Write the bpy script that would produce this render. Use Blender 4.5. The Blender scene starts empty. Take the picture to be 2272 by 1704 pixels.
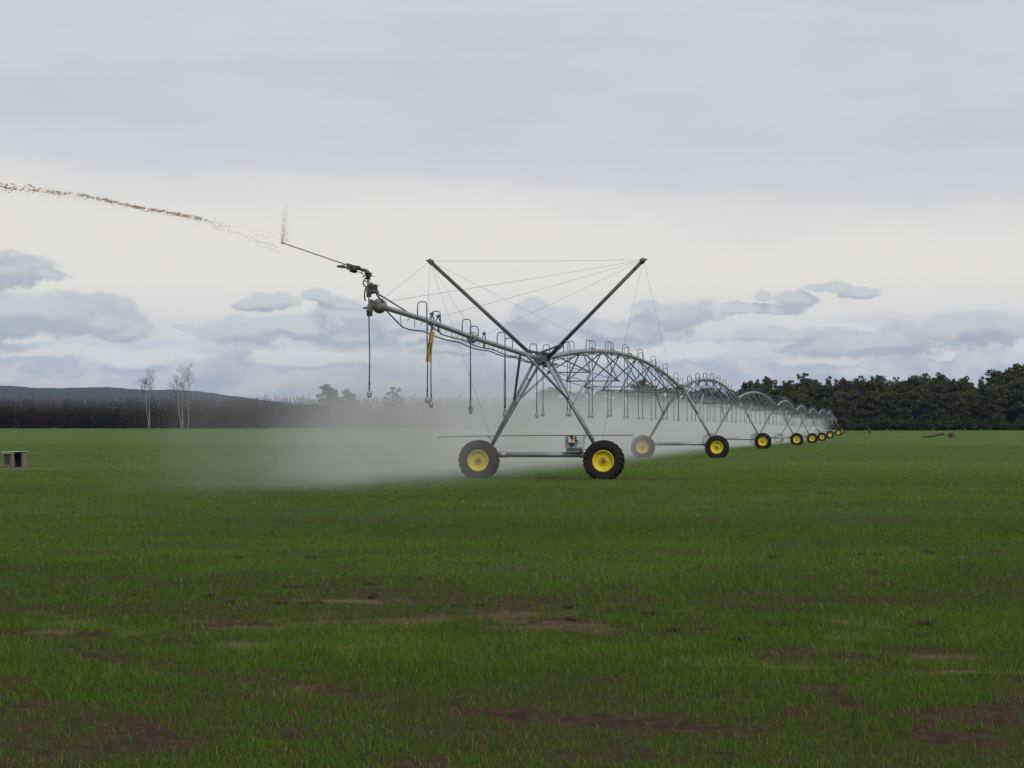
import bpy, math, random
import numpy as np
from mathutils import Vector, Matrix, noise as mnoise

R = math.radians
random.seed(7)
rng = np.random.default_rng(11)
S = bpy.context.scene
COL = S.collection

# ------------------------------------------------------------------ camera frame of the photo (2272 x 1704)
F, CX, HY, EYE = 4000.0, 1136.0, 946.0, 1.6


def W(px, py, Y):
    """the place that stands at distance Y behind a point of the photo"""
    return Vector(((px - CX) * Y / F, Y, EYE - (py - HY) * Y / F))


# ------------------------------------------------------------------ numpy noise
def _hash(ix, iy, seed):
    h = (ix.astype(np.int64) * 374761393 + iy.astype(np.int64) * 668265263 + seed * 1442695041) & 0xFFFFFFFF
    h = ((h ^ (h >> 13)) * 1274126177) & 0xFFFFFFFF
    h = h ^ (h >> 16)
    return (h & 0xFFFF) / 65535.0


def vnoise(x, y, seed=0):
    x = np.asarray(x, float); y = np.asarray(y, float)
    ix, iy = np.floor(x), np.floor(y)
    fx, fy = x - ix, y - iy
    fx = fx * fx * (3 - 2 * fx); fy = fy * fy * (3 - 2 * fy)
    a = _hash(ix, iy, seed); b = _hash(ix + 1, iy, seed)
    c = _hash(ix, iy + 1, seed); d = _hash(ix + 1, iy + 1, seed)
    return (a * (1 - fx) + b * fx) * (1 - fy) + (c * (1 - fx) + d * fx) * fy


def fbm(x, y, seed=0, oct=4):
    s = 0; a = .5; t = 0
    for i in range(oct):
        s = s + a * vnoise(x * 2 ** i, y * 2 ** i, seed + i * 17); t += a; a *= .55
    return s / t


def sstep(a, b, x):
    t = np.clip((np.asarray(x, float) - a) / (b - a), 0, 1)
    return t * t * (3 - 2 * t)


# ------------------------------------------------------------------ terrain
_ty = np.array([-100, 0, 60, 100, 134, 173, 212, 252, 291, 330, 369, 450, 520, 600, 700, 9000.])
_tz = np.array([0, 0, 0, -.05, -.04, -.2, -.37, -.45, -.31, -.06, .1, .42, .6, .85, 1.0, 1.0])


def zt(x, y):
    y = np.asarray(y, float); x = np.asarray(x, float)
    z = 0
    for d, w in ((-9, .2), (-4, .2), (0, .2), (4, .2), (9, .2)):
        z = z + w * np.interp(y + d * np.clip(y / 100, 0, 2), _ty, _tz)
    z = z - .75 * np.exp(-((x - 86) / 26) ** 2 - ((y - 430) / 40) ** 2)
    return z


TH = math.atan(.206)                      # heading of the irrigation line
LDX, LDY = math.sin(TH), math.cos(TH)


def line_uv(x, y):
    dx, dy = x - .94, y - 55.6
    return dx * LDX + dy * LDY, dx * LDY - dy * LDX      # along the line, across it (right positive)


def bare_mask(x, y):
    """0 = dense crop, 1 = open soil"""
    n = fbm(x * .33 + 3, y * .62, 5, 4)
    n2 = fbm(x * 2.6, y * 2.2, 9, 3)
    n3 = fbm(x * .9, y * 1.1, 31, 3)
    nearf = .072 * sstep(16.5, 9.0, y) - .07 * sstep(14, 22, y) - .03 * sstep(40, 80, y)
    n4 = fbm(x * .045 + 7, y * .55, 71, 3)
    n5 = fbm(x * .022 + 2, y * .16, 73, 3)
    b = sstep(.55, .68, .38 * n + .38 * n2 + .24 * n3 + nearf)
    b = np.maximum(b, .33 * sstep(.58, .74, .7 * n4 + .3 * n2) * sstep(18, 30, y) * sstep(200, 90, y))
    b = np.maximum(b, 0.25 * sstep(.58, .74, .8 * n5 + .2 * n3) * sstep(70, 120, y))
    # worn strips where wheels ran
    u, v = line_uv(x, y)
    wob = .25 * (vnoise(v * .5, v * 0, 4) - .5)
    tr = sstep(1.5, .3, np.abs(u + .25 + wob)) * sstep(5.4, 3.0, np.abs(v - .8)) * (.6 + .75 * n2)
    far = sstep(1.0, .5, np.abs(u - 322 + .1 * v)) * sstep(16, 5, np.abs(v - 7)) * .9
    st1 = sstep(1.1, .3, np.abs(y - 48.5 + (x + 9) * .1 + .6 * (n2 - .5))) * sstep(6, 1.5, np.abs(x + 9.3)) * .65
    sh = sstep(1.25, .75, np.sqrt(((x + 19.3) / 3.0) ** 2 + ((y - 69.6) / 2.6) ** 2) + .6 * (n3 - .5)) * .95
    st2 = sstep(16, 6, np.abs(y - 470 + x * .12)) * sstep(-30, -60, x) * .6 * sstep(.35, .6, n)
    # diagonal rut in front
    ru = np.abs((y - 11.2) + (x + 1.6) * .95 + .5 * (n3 - .5))
    rut = sstep(.36, .08, ru) * sstep(1.6, .9, np.abs(x + 1.9)) * .8
    ru2 = np.abs(y - 9.75 + (x - .4) * .42 + .35 * (n3 - .5))
    rut2 = sstep(.3, .06, ru2) * sstep(1.0, .5, np.abs(x - .35)) * .95
    out = b
    for k in (tr, far, st1, sh, st2, rut, rut2):
        out = np.maximum(out, k)
    return np.clip(out, 0, 1)


def straw_mask(x, y):
    n = fbm(x * .7 + 11, y * 1.3, 41, 3)
    n2 = fbm(x * 3.1, y * 4.1, 43, 2)
    band = sstep(10.2, 11.4, y) * sstep(17.5, 14.0, y)
    s = .6 * band * sstep(.6, .74, .6 * n + .4 * n2)
    for (cx, cy, rx, ry) in ((-2.0, 13.2, .5, .22), (-.9, 13.0, .75, .13), (.05, 12.3, .7, .09), (1.55, 12.0, .9, .12), (2.7, 12.6, .7, .22), (3.0, 11.7, .8, .13), (-1.5, 16.5, .9, .25)):
        d = np.sqrt(((x - cx) / rx) ** 2 + ((y - cy + .12 * (x - cx)) / ry) ** 2) + .9 * (n2 - .5)
        s = np.maximum(s, sstep(1.1, .5, d) * sstep(.3, .75, n2))
    d = np.sqrt(((x + 18.6) / 2.6) ** 2 + ((y - 69.3) / 1.9) ** 2) + .7 * (n - .5)
    s = np.maximum(s, .75 * sstep(1.1, .6, d))
    s = np.maximum(s, .5 * sstep(1.0, .2, np.abs(y - 48.3 + (x + 9) * .1 + .8 * (n - .5))) * sstep(5, 1.5, np.abs(x + 9.0)) * sstep(.35, .7, n2))
    return np.clip(s, 0, 1)


def micro(x, y):
    f = sstep(75, 25, y)
    b = bare_mask(x, y)
    m = (fbm(x * 1.3, y * 1.3, 21, 3) - .5) * .07 + (fbm(x * 7, y * 7, 23, 3) - .5) * .045 * (.4 + .6 * b)
    return m * f


def gz(x, y):
    return zt(x, y) + micro(x, y)


# ------------------------------------------------------------------ materials
def nmat(name):
    m = bpy.data.materials.new(name); m.use_nodes = True
    nt = m.node_tree; nt.nodes.clear()
    out = nt.nodes.new('ShaderNodeOutputMaterial')
    return m, nt, out


def lnk(nt, a, b):
    nt.links.new(a, b)


def ramp(nt, fac, stops):
    r = nt.nodes.new('ShaderNodeValToRGB')
    e = r.color_ramp.elements
    e[0].position, e[0].color = stops[0][0], (*stops[0][1], 1)
    e[1].position, e[1].color = stops[-1][0], (*stops[-1][1], 1)
    for p, c in stops[1:-1]:
        k = e.new(p); k.color = (*c, 1)
    if fac is not None:
        lnk(nt, fac, r.inputs[0])
    return r.outputs[0]


def tnoise(nt, scale, detail=4, rough=.55, vec=None, coord='Object', dist=0.):
    n = nt.nodes.new('ShaderNodeTexNoise')
    n.inputs['Scale'].default_value = scale
    n.inputs['Detail'].default_value = detail
    n.inputs['Roughness'].default_value = rough
    n.inputs['Distortion'].default_value = dist
    if vec is None:
        tc = nt.nodes.new('ShaderNodeTexCoord'); vec = tc.outputs[coord]
    lnk(nt, vec, n.inputs['Vector'])
    return n.outputs['Fac']


def simple(name, c0, c1, scale=6., rough=.5, metal=0., bump=0., bscale=40., spec=.5, detail=5):
    m, nt, out = nmat(name)
    p = nt.nodes.new('ShaderNodeBsdfPrincipled')
    f = tnoise(nt, scale, detail)
    lnk(nt, ramp(nt, f, [(.3, c0), (.7, c1)]), p.inputs['Base Color'])
    rr = nt.nodes.new('ShaderNodeMapRange')
    rr.inputs[1].default_value = .3; rr.inputs[2].default_value = .7
    rr.inputs[3].default_value = max(0, rough - .1); rr.inputs[4].default_value = min(1, rough + .12)
    lnk(nt, f, rr.inputs[0]); lnk(nt, rr.outputs[0], p.inputs['Roughness'])
    p.inputs['Metallic'].default_value = metal
    p.inputs['Specular IOR Level'].default_value = spec
    if bump:
        b = nt.nodes.new('ShaderNodeBump'); b.inputs['Strength'].default_value = bump
        b.inputs['Distance'].default_value = .01
        lnk(nt, tnoise(nt, bscale, 4), b.inputs['Height']); lnk(nt, b.outputs[0], p.inputs['Normal'])
    lnk(nt, p.outputs[0], out.inputs[0])
    return m


M = {}
M['galv'] = simple('galvanised steel', (.225, .24, .26), (.37, .385, .405), 3.5, .42, .55)
M['galv_dark'] = simple('darker galvanised steel', (.11, .12, .135), (.2, .215, .235), 5, .45, .5)  # galvanised steel in a darker tone
M['mast'] = simple('backlit dark steel', (.055, .06, .07), (.10, .106, .122), 5, .5, .3)  # backlit darkness against the sky is put into this base colour
M['wire'] = simple('stranded wire', (.2, .2, .21), (.3, .3, .31), 8, .5, .3)
M['hose'] = simple('dark rubber hose', (.035, .04, .045), (.07, .075, .08), 4, .5)
M['plastic'] = simple('grey sprinkler plastic', (.14, .145, .15), (.36, .37, .38), 30, .4)
M['blackp'] = simple('black plastic', (.012, .012, .014), (.03, .03, .032), 20, .45)
M['rubber'] = simple('tyre rubber', (.010, .0095, .0095), (.032, .025, .021), 7, .8, 0, .4, 60, .25)
M['yellow'] = simple('yellow wheel paint', (.60, .46, .008), (.76, .59, .02), 3, .38)


def stain_rim():
    nt = M['yellow'].node_tree; p = [n for n in nt.nodes if n.type == 'BSDF_PRINCIPLED'][0]
    old = p.inputs['Base Color'].links[0].from_socket
    tc = nt.nodes.new('ShaderNodeTexCoord')
    mv = nt.nodes.new('ShaderNodeVectorMath'); mv.operation = 'MULTIPLY'; mv.inputs[1].default_value = (1, 0, 1)
    lnk(nt, tc.outputs['Object'], mv.inputs[0])
    ln = nt.nodes.new('ShaderNodeVectorMath'); ln.operation = 'LENGTH'; lnk(nt, mv.outputs[0], ln.inputs[0])
    nz_ = tnoise(nt, 14, 5, .65, tc.outputs['Object'])
    ad = nt.nodes.new('ShaderNodeMath'); ad.operation = 'MULTIPLY_ADD'; ad.inputs[1].default_value = .22
    lnk(nt, nz_, ad.inputs[0]); lnk(nt, ln.outputs['Value'], ad.inputs[2])
    mr = nt.nodes.new('ShaderNodeMapRange'); mr.interpolation_type = 'SMOOTHSTEP'
    mr.inputs[1].default_value = .30; mr.inputs[2].default_value = .16; mr.inputs[4].default_value = .5
    lnk(nt, ad.outputs[0], mr.inputs[0])
    # splashes of mud along the lip
    mr2 = nt.nodes.new('ShaderNodeMapRange'); mr2.interpolation_type = 'SMOOTHSTEP'
    mr2.inputs[1].default_value = .60; mr2.inputs[2].default_value = .72; mr2.inputs[4].default_value = .3
    lnk(nt, tnoise(nt, 6, 6, .7, tc.outputs['Object']), mr2.inputs[0])
    mx = nt.nodes.new('ShaderNodeMath'); mx.operation = 'MAXIMUM'
    lnk(nt, mr.outputs[0], mx.inputs[0]); lnk(nt, mr2.outputs[0], mx.inputs[1])
    x = nt.nodes.new('ShaderNodeMix'); x.data_type = 'RGBA'; lnk(nt, mx.outputs[0], x.inputs[0]); lnk(nt, old, x.inputs[6])
    x.inputs[7].default_value = (.16, .095, .02, 1)
    lnk(nt, x.outputs[2], p.inputs['Base Color'])


stain_rim()
M['rust'] = simple('rusty hub', (.10, .055, .02), (.30, .2, .03), 25, .6)
M['boxwhite'] = simple('pale enamel', (.50, .54, .57), (.60, .63, .65), 4, .4)
M['boxgrey'] = simple('grey enamel', (.23, .26, .29), (.33, .36, .38), 4, .4)
M['green_dark'] = simple('dark green casting', (.03, .04, .035), (.08, .10, .085), 20, .5)
M['castgrey'] = simple('grey casting', (.13, .13, .125), (.26, .255, .245), 9, .5, .3)
M['banner'] = simple('faded yellow plastic', (.33, .24, .03), (.50, .36, .05), 12, .5)
M['mark'] = simple('black lettering', (.012, .012, .014), (.02, .02, .022), 9, .6)
M['logo_yellow'] = simple('logo yellow', (.62, .45, .03), (.72, .53, .05), 9, .5)
M['mud'] = simple('muddy water', (.36, .225, .14), (.52, .36, .245), 3, .3)
M['bark'] = simple('tree bark', (.035, .028, .022), (.09, .075, .06), 2, .9)
M['palebark'] = simple('pale bark', (.20, .185, .155), (.33, .31, .27), 1.5, .9)
M['twig'] = simple('bare twigs', (.045, .036, .03), (.09, .074, .062), 1.5, .9)
M['deadwood'] = simple('dead wood', (.075, .058, .045), (.15, .12, .092), 2.5, .9, 0, .5, 12)
M['clod'] = simple('dark soil', (.020, .014, .008), (.06, .036, .02), 14, .95, 0, .6, 60)
M['cream'] = simple('pale roof sheet', (.25, .24, .20), (.40, .385, .33), 6, .7)
M['greywood'] = simple('weathered board', (.11, .095, .08), (.22, .19, .165), 9, .85, 0, .4, 40)
M['charcoal'] = simple('charcoal panel and interior shade', (.03, .031, .034), (.05, .05, .054), 9, .7)


def leaf_mat(name, stops, trans=.3):
    m, nt, out = nmat(name)
    a = nt.nodes.new('ShaderNodeAttribute'); a.attribute_name = 'tint'
    oi = nt.nodes.new('ShaderNodeObjectInfo')
    md = nt.nodes.new('ShaderNodeMath'); md.operation = 'MULTIPLY_ADD'
    lnk(nt, oi.outputs['Random'], md.inputs[0]); md.inputs[1].default_value = .3
    sub = nt.nodes.new('ShaderNodeMath'); sub.operation = 'SUBTRACT'; sub.inputs[1].default_value = .15
    lnk(nt, a.outputs['Fac'], sub.inputs[0]); lnk(nt, sub.outputs[0], md.inputs[2])
    c = ramp(nt, md.outputs[0], stops)
    d = nt.nodes.new('ShaderNodeBsdfDiffuse'); lnk(nt, c, d.inputs[0])
    t = nt.nodes.new('ShaderNodeBsdfTranslucent'); lnk(nt, c, t.inputs[0])
    g = nt.nodes.new('ShaderNodeBsdfGlossy'); g.inputs['Roughness'].default_value = .45
    g.inputs[0].default_value = (.6, .65, .6, 1)
    x = nt.nodes.new('ShaderNodeMixShader'); x.inputs[0].default_value = trans
    lnk(nt, d.outputs[0], x.inputs[1]); lnk(nt, t.outputs[0], x.inputs[2])
    y = nt.nodes.new('ShaderNodeMixShader'); y.inputs[0].default_value = .012
    lnk(nt, x.outputs[0], y.inputs[1]); lnk(nt, g.outputs[0], y.inputs[2])
    lnk(nt, y.outputs[0], out.inputs[0])
    return m


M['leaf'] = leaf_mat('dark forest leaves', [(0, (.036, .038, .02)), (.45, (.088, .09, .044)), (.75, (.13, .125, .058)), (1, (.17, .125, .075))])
M['bushleaf'] = leaf_mat('olive bush leaves', [(0, (.028, .032, .012)), (.5, (.055, .062, .022)), (1, (.10, .10, .035))])
M['needle'] = leaf_mat('brown plantation needles', [(0, (.045, .029, .017)), (.5, (.105, .060, .036)), (1, (.18, .098, .06))], .15)
M['grass'] = leaf_mat('crop blades', [(0, (.052, .085, .011)), (.3, (.084, .150, .016)), (.6, (.118, .204, .025)), (.82, (.165, .25, .042)), (.9, (.19, .18, .06)), (1, (.31, .25, .13))], .35)


def field_material():
    m, nt, out = nmat('field ground')
    tc = nt.nodes.new('ShaderNodeTexCoord')
    v = tc.outputs['Object']
    def attr(n):
        a = nt.nodes.new('ShaderNodeAttribute'); a.attribute_name = n
        return a.outputs['Fac']
    soil = ramp(nt, tnoise(nt, 9, 6, .65, v), [(.3, (.024, .013, .008)), (.55, (.056, .030, .017)), (.75, (.105, .060, .034))])
    strw = ramp(nt, tnoise(nt, 22, 4, .7, v), [(.3, (.12, .085, .045)), (.7, (.34, .26, .15))])
    mp = nt.nodes.new('ShaderNodeMapping'); mp.inputs['Scale'].default_value = (1, .35, 1); lnk(nt, v, mp.inputs[0])
    g1 = tnoise(nt, 1.6, 8, .72, mp.outputs[0])
    mp2 = nt.nodes.new('ShaderNodeMapping'); mp2.inputs['Scale'].default_value = (1, 1.6, 1); lnk(nt, v, mp2.inputs[0])
    g2 = tnoise(nt, .045, 5, .6, mp2.outputs[0])
    ad = nt.nodes.new('ShaderNodeMath'); ad.operation = 'MULTIPLY_ADD'; ad.inputs[1].default_value = .55
    mu = nt.nodes.new('ShaderNodeMath'); mu.operation = 'MULTIPLY'; mu.inputs[1].default_value = .45
    lnk(nt, g2, mu.inputs[0]); lnk(nt, g1, ad.inputs[0]); lnk(nt, mu.outputs[0], ad.inputs[2])
    green = ramp(nt, ad.outputs[0], [(.33, (.040, .066, .010)), (.47, (.066, .114, .015)), (.58, (.088, .147, .021)), (.7, (.112, .162, .030))])  # greens darkened to stand in for self-shadow among the blades
    def mix(f, a, b):
        x = nt.nodes.new('ShaderNodeMix'); x.data_type = 'RGBA'
        lnk(nt, f, x.inputs[0]); lnk(nt, a, x.inputs[6]); lnk(nt, b, x.inputs[7])
        return x.outputs[2]
    c = mix(attr('green'), soil, green)
    c = mix(attr('straw'), c, strw)
    p = nt.nodes.new('ShaderNodeBsdfPrincipled')
    lnk(nt, c, p.inputs['Base Color']); p.inputs['Roughness'].default_value = .95
    p.inputs['Specular IOR Level'].default_value = .15
    b = nt.nodes.new('ShaderNodeBump'); b.inputs['Strength'].default_value = .9; b.inputs['Distance'].default_value = .08
    lnk(nt, tnoise(nt, 7, 6, .7, v), b.inputs['Height']); lnk(nt, b.outputs[0], p.inputs['Normal'])
    lnk(nt, p.outputs[0], out.inputs[0])
    return m


# ------------------------------------------------------------------ mesh builder
class MB:
    def __init__(s):
        s.v = []; s.f = []; s.sm = []

    def add(s, vs, fs, smooth=False):
        o = len(s.v)
        s.v.extend([tuple(p) for p in vs])
        s.f.extend([tuple(i + o for i in f) for f in fs])
        s.sm.extend([smooth] * len(fs))
        return s

    def box(s, c, size, rot=None, taper=1.):
        c = Vector(c); h = Vector(size) / 2
        vs = []
        for z in (-1, 1):
            k = taper if z > 0 else 1
            for x, y in ((-1, -1), (1, -1), (1, 1), (-1, 1)):
                p = Vector((x * h.x * k, y * h.y * k, z * h.z))
                if rot is not None:
                    p = rot @ p
                vs.append(p + c)
        return s.add(vs, [(3, 2, 1, 0), (4, 5, 6, 7), (0, 1, 5, 4), (1, 2, 6, 5), (2, 3, 7, 6), (3, 0, 4, 7)])

    def bbox(s, c, size, bev=.01, rot=None):
        """a box with chamfered upright edges and rims"""
        c = Vector(c); hx, hy, hz = size[0] / 2, size[1] / 2, size[2] / 2
        def ring(z, k):
            pts = []
            for sx, sy in ((-1, -1), (1, -1), (1, 1), (-1, 1)):
                a = (sx * (hx - k), sy * (hy - k - bev)); b = (sx * (hx - k - bev), sy * (hy - k))
                pts += [a, b] if sx * sy > 0 else [b, a]
            return [Vector((x, y, z)) for x, y in pts]
        rs = ring(-hz, bev) + ring(-hz + bev, 0) + ring(hz - bev, 0) + ring(hz, bev)
        if rot is not None:
            rs = [rot @ p for p in rs]
        fs = [tuple(range(7, -1, -1)), tuple(range(24, 32))]
        for k in range(3):
            for i in range(8):
                j = (i + 1) % 8
                fs.append((k * 8 + i, k * 8 + j, (k + 1) * 8 + j, (k + 1) * 8 + i))
        return s.add([p + c for p in rs], fs)

    def tube(s, pts, r, n=8, caps=True):
        pts = [Vector(p) for p in pts]
        rad = r if isinstance(r, (list, tuple)) else [r] * len(pts)
        vs = []; ref = None
        for i, p in enumerate(pts):
            t = (pts[min(i + 1, len(pts) - 1)] - pts[max(i - 1, 0)])
            if t.length < 1e-9:
                t = Vector((0, 0, 1))
            t.normalize()
            if ref is None:
                ref = Vector((0, 0, 1)) if abs(t.z) < .9 else Vector((1, 0, 0))
            a = t.cross(ref)
            if a.length < 1e-6:
                a = t.orthogonal()
            a.normalize(); b = a.cross(t).normalized(); ref = b
            for k in range(n):
                w = 2 * math.pi * k / n
                vs.append(p + (a * math.cos(w) + b * math.sin(w)) * rad[i])
        fs = []
        for i in range(len(pts) - 1):
            for k in range(n):
                j = (k + 1) % n
                fs.append((i * n + k, (i + 1) * n + k, (i + 1) * n + j, i * n + j))
        s.add(vs, fs, True)
        if caps:
            o = len(s.v) - len(vs); L = len(pts) - 1
            s.f.append(tuple(o + k for k in range(n))); s.sm.append(False)
            s.f.append(tuple(o + L * n + k for k in range(n - 1, -1, -1))); s.sm.append(False)
        return s

    def lathe(s, c, axis, prof, n=24, smooth=True):
        """prof: (distance along the axis, radius)"""
        c = Vector(c); ax = Vector(axis).normalized(); a = ax.orthogonal().normalized(); b = ax.cross(a)
        vs = []
        for d, r in prof:
            for k in range(n):
                w = 2 * math.pi * k / n
                vs.append(c + ax * d + (a * math.cos(w) + b * math.sin(w)) * r)
        fs = []
        for i in range(len(prof) - 1):
            for k in range(n):
                j = (k + 1) % n
                fs.append((i * n + k, i * n + j, (i + 1) * n + j, (i + 1) * n + k))
        return s.add(vs, fs, smooth)

    def mesh(s, name, mat):
        me = bpy.data.meshes.new(name)
        me.from_pydata(s.v, [], s.f)
        me.polygons.foreach_set('use_smooth', s.sm)
        me.materials.append(M[mat] if isinstance(mat, str) else mat)
        me.update()
        return me

    def build(s, name, mat, parent=None, loc=(0, 0, 0)):
        o = bpy.data.objects.new(name, s.mesh(name, mat)); COL.objects.link(o)
        o.location = loc
        if parent is not None:
            o.parent = parent
        return o


def place(name, me, parent=None, loc=(0, 0, 0)):
    o = bpy.data.objects.new(name, me); COL.objects.link(o); o.location = loc
    if parent is not None:
        o.parent = parent
    return o


def thing(name, label, cat, loc=(0, 0, 0), rz=0., group=None):
    o = bpy.data.objects.new(name, None); COL.objects.link(o)
    o.empty_display_size = .2
    o.location = loc; o.rotation_euler = (0, 0, rz)
    return tag(o, label, cat, group)


def tag(o, label=None, cat=None, group=None, kind=None):
    if label: o['label'] = label
    if cat: o['category'] = cat
    if group: o['group'] = group
    if kind: o['kind'] = kind
    return o


def kids(o):
    return [c for c in COL.objects if c.parent == o]


def copy_tree(o, parent=None, keep=None):
    c = o.copy(); COL.objects.link(c)
    if parent is not None:
        c.parent = parent
    for ch in list(o.children):
        if keep is None or keep(ch):
            copy_tree(ch, c)
    return c


def arc(c, u, v, r, a0, a1, n):
    c, u, v = Vector(c), Vector(u), Vector(v)
    return [c + u * math.cos(a0 + (a1 - a0) * i / n) * r + v * math.sin(a0 + (a1 - a0) * i / n) * r for i in range(n + 1)]


# ================================================================== WORLD
def build_world():
    w = bpy.data.worlds.new('World'); S.world = w; w.use_nodes = True
    nt = w.node_tree; nt.nodes.clear()
    out = nt.nodes.new('ShaderNodeOutputWorld')
    sky = nt.nodes.new('ShaderNodeTexSky'); sky.sky_type = 'NISHITA'; sky.sun_disc = False
    sky.sun_elevation = R(42); sky.sun_rotation = R(150); sky.dust_density = 2.5; sky.air_density = 1.2
    bg1 = nt.nodes.new('ShaderNodeBackground'); bg1.inputs[1].default_value = .08
    lnk(nt, sky.outputs[0], bg1.inputs[0])

    def val(x):
        return x

    def mth(op, a, b=None, c=None, clamp=False):
        n = nt.nodes.new('ShaderNodeMath'); n.operation = op; n.use_clamp = clamp
        for i, q in enumerate((a, b, c)):
            if q is None: continue
            if isinstance(q, (int, float)): n.inputs[i].default_value = q
            else: lnk(nt, q, n.inputs[i])
        return n.outputs[0]

    def vm(op, a, b=None, scale=None):
        n = nt.nodes.new('ShaderNodeVectorMath'); n.operation = op
        for i, q in enumerate((a, b)):
            if q is None: continue
            if isinstance(q, tuple): n.inputs[i].default_value = q
            else: lnk(nt, q, n.inputs[i])
        if scale is not None:
            n.inputs['Scale'].default_value = scale
        return n.outputs['Value'] if op in ('LENGTH', 'DOT_PRODUCT') else n.outputs['Vector']

    def ss(x, a, b):
        n = nt.nodes.new('ShaderNodeMapRange'); n.interpolation_type = 'SMOOTHSTEP'
        lnk(nt, x, n.inputs[0]); n.inputs[1].default_value = a; n.inputs[2].default_value = b
        return n.outputs[0]

    def mixc(f, a, b):
        x = nt.nodes.new('ShaderNodeMix'); x.data_type = 'RGBA'
        if isinstance(f, float): x.inputs[0].default_value = f
        else: lnk(nt, f, x.inputs[0])
        for i, q in ((6, a), (7, b)):
            if isinstance(q, tuple): x.inputs[i].default_value = (*q, 1)
            else: lnk(nt, q, x.inputs[i])
        return x.outputs[2]

    tc = nt.nodes.new('ShaderNodeTexCoord')
    sp = nt.nodes.new('ShaderNodeSeparateXYZ'); lnk(nt, tc.outputs['Generated'], sp.inputs[0])
    az = mth('ARCTAN2', sp.outputs[0], sp.outputs[1])
    el = mth('ARCSINE', sp.outputs[2])
    cb = nt.nodes.new('ShaderNodeCombineXYZ'); lnk(nt, az, cb.inputs[0]); lnk(nt, el, cb.inputs[1])
    P = cb.outputs[0]

    def nz(scale, detail, rough, sx=1., sy=1., off=(0, 0, 0), color=False):
        v = vm('MULTIPLY', P, (sx, sy, 1)); v = vm('ADD', v, off)
        n = nt.nodes.new('ShaderNodeTexNoise'); n.inputs['Scale'].default_value = scale
        n.inputs['Detail'].default_value = detail; n.inputs['Roughness'].default_value = rough
        lnk(nt, v, n.inputs['Vector'])
        return n.outputs['Color'] if color else n.outputs['Fac']

    # ---- smooth upper deck and the bright gap under it
    n1 = nz(7, 4, .55, .7, 2.2, (3.1, 0, 0))
    n2 = nz(20, 4, .6, .35, 2.0, (0.7, 2, 0))
    e1 = mth('ADD', el, mth('MULTIPLY', mth('SUBTRACT', n1, .5), .07))
    e1 = mth('ADD', e1, mth('MULTIPLY', az, .035))
    deck = ss(e1, .100, .155)
    deck = mth('MULTIPLY', deck, mth('ADD', .86, mth('MULTIPLY', ss(n2, .3, .65), .14)))
    deckcol = mixc(ss(n1, .3, .7), (.575, .615, .68), (.62, .652, .70))
    band = mixc(ss(mth('ADD', el, mth('MULTIPLY', mth('SUBTRACT', n2, .5), .03)), .035, .085), (.67, .70, .73), (.84, .805, .757))
    colr = mixc(deck, band, deckcol)
    # high, unseen overhead: an even grey
    colr = mixc(ss(el, .3, .8), colr, (.66, .68, .71))

    # ---- heaps of low cloud
    warp = vm('SUBTRACT', nz(38, 6, .62, 1, 1.25, (5, 1, 0), True), (.5, .5, .5))
    warp = vm('MULTIPLY', warp, (.016, .012, 0))
    warp2 = vm('SUBTRACT', nz(11, 3, .5, 1, 2, (1, 4, 0), True), (.5, .5, .5))
    warp2 = vm('MULTIPLY', warp2, (.03, .010, 0))
    Q = vm('ADD', vm('ADD', P, warp), warp2)

    def heaps(Q, blobs):
        acc = None
        for (x, y, rx, ry) in blobs:
            c = ((x - CX) / F, (HY - y) / F, 0)
            d = vm('LENGTH', vm('MULTIPLY', vm('SUBTRACT', Q, c), (F / rx, F / ry, 0)))
            acc = d if acc is None else mth('SMOOTH_MIN', acc, d, .25)
        return acc

    far_b = [(2120, 745, 210, 40), (1900, 770, 200, 30), (1220, 722, 110, 38), (1480, 702, 110, 40), (1380, 735, 120, 30), (640, 730, 200, 30), (560, 742, 100, 26), (800, 745, 110, 30),
             (100, 702, 210, 48), (-30, 725, 200, 50), (270, 745, 90, 26), (990, 770, 120, 22), (1700, 745, 120, 22), (800, 700, 90, 24), (900, 722, 110, 24), (1010, 735, 80, 18), (1190, 698, 60, 22), (1440, 682, 60, 20), (210, 722, 130, 30)]
    near_b = [(30, 622, 130, 34), (-30, 595, 100, 36), (130, 628, 60, 14), (600, 672, 95, 20), (730, 664, 60, 20), (770, 678, 60, 18), (395, 732, 32, 9),
              (1680, 686, 90, 12), (1765, 662, 60, 20), (1835, 638, 50, 14), (1910, 655, 60, 15), (1690, 658, 20, 12)]
    white_b = [(1850, 755, 130, 34), (1990, 762, 40, 18), (2060, 790, 60, 14), (1780, 740, 60, 26), (2210, 800, 110, 60), (1830, 800, 110, 26), (1480, 790, 150, 30), (700, 800, 140, 22), (300, 800, 200, 26), (120, 790, 160, 20), (60, 760, 90, 14)]
    up = vm('ADD', Q, (0.0007, .006, 0))
    tx4 = mth('MULTIPLY', mth('SUBTRACT', nz(44, 8, .62, 1, 1.6, (8, 1, 0)), .5), 2.0)
    tx3 = mth('MULTIPLY', mth('SUBTRACT', nz(34, 9, .62, 1, 1.55, (4, 7, 0)), .5), 2.3)
    s1 = heaps(Q, far_b); d1 = mth('ADD', s1, tx3); d1u = heaps(up, far_b)
    s2 = heaps(Q, near_b); d2 = mth('ADD', s2, tx3); d2u = heaps(up, near_b)
    s3 = heaps(Q, white_b); d3 = mth('ADD', s3, tx3); d3u = heaps(vm('ADD', Q, (0, .006, 0)), white_b)
    tex = nz(30, 9, .62, 1, 1.9, (9, 3, 0))
    tex2 = nz(14, 9, .6, .8, 2.6, (2, 8, 0))
    # blue-grey murk just above the horizon
    low = ss(mth('ADD', el, mth('MULTIPLY', mth('SUBTRACT', tex2, .5), .045)), .066, .022)
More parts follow.
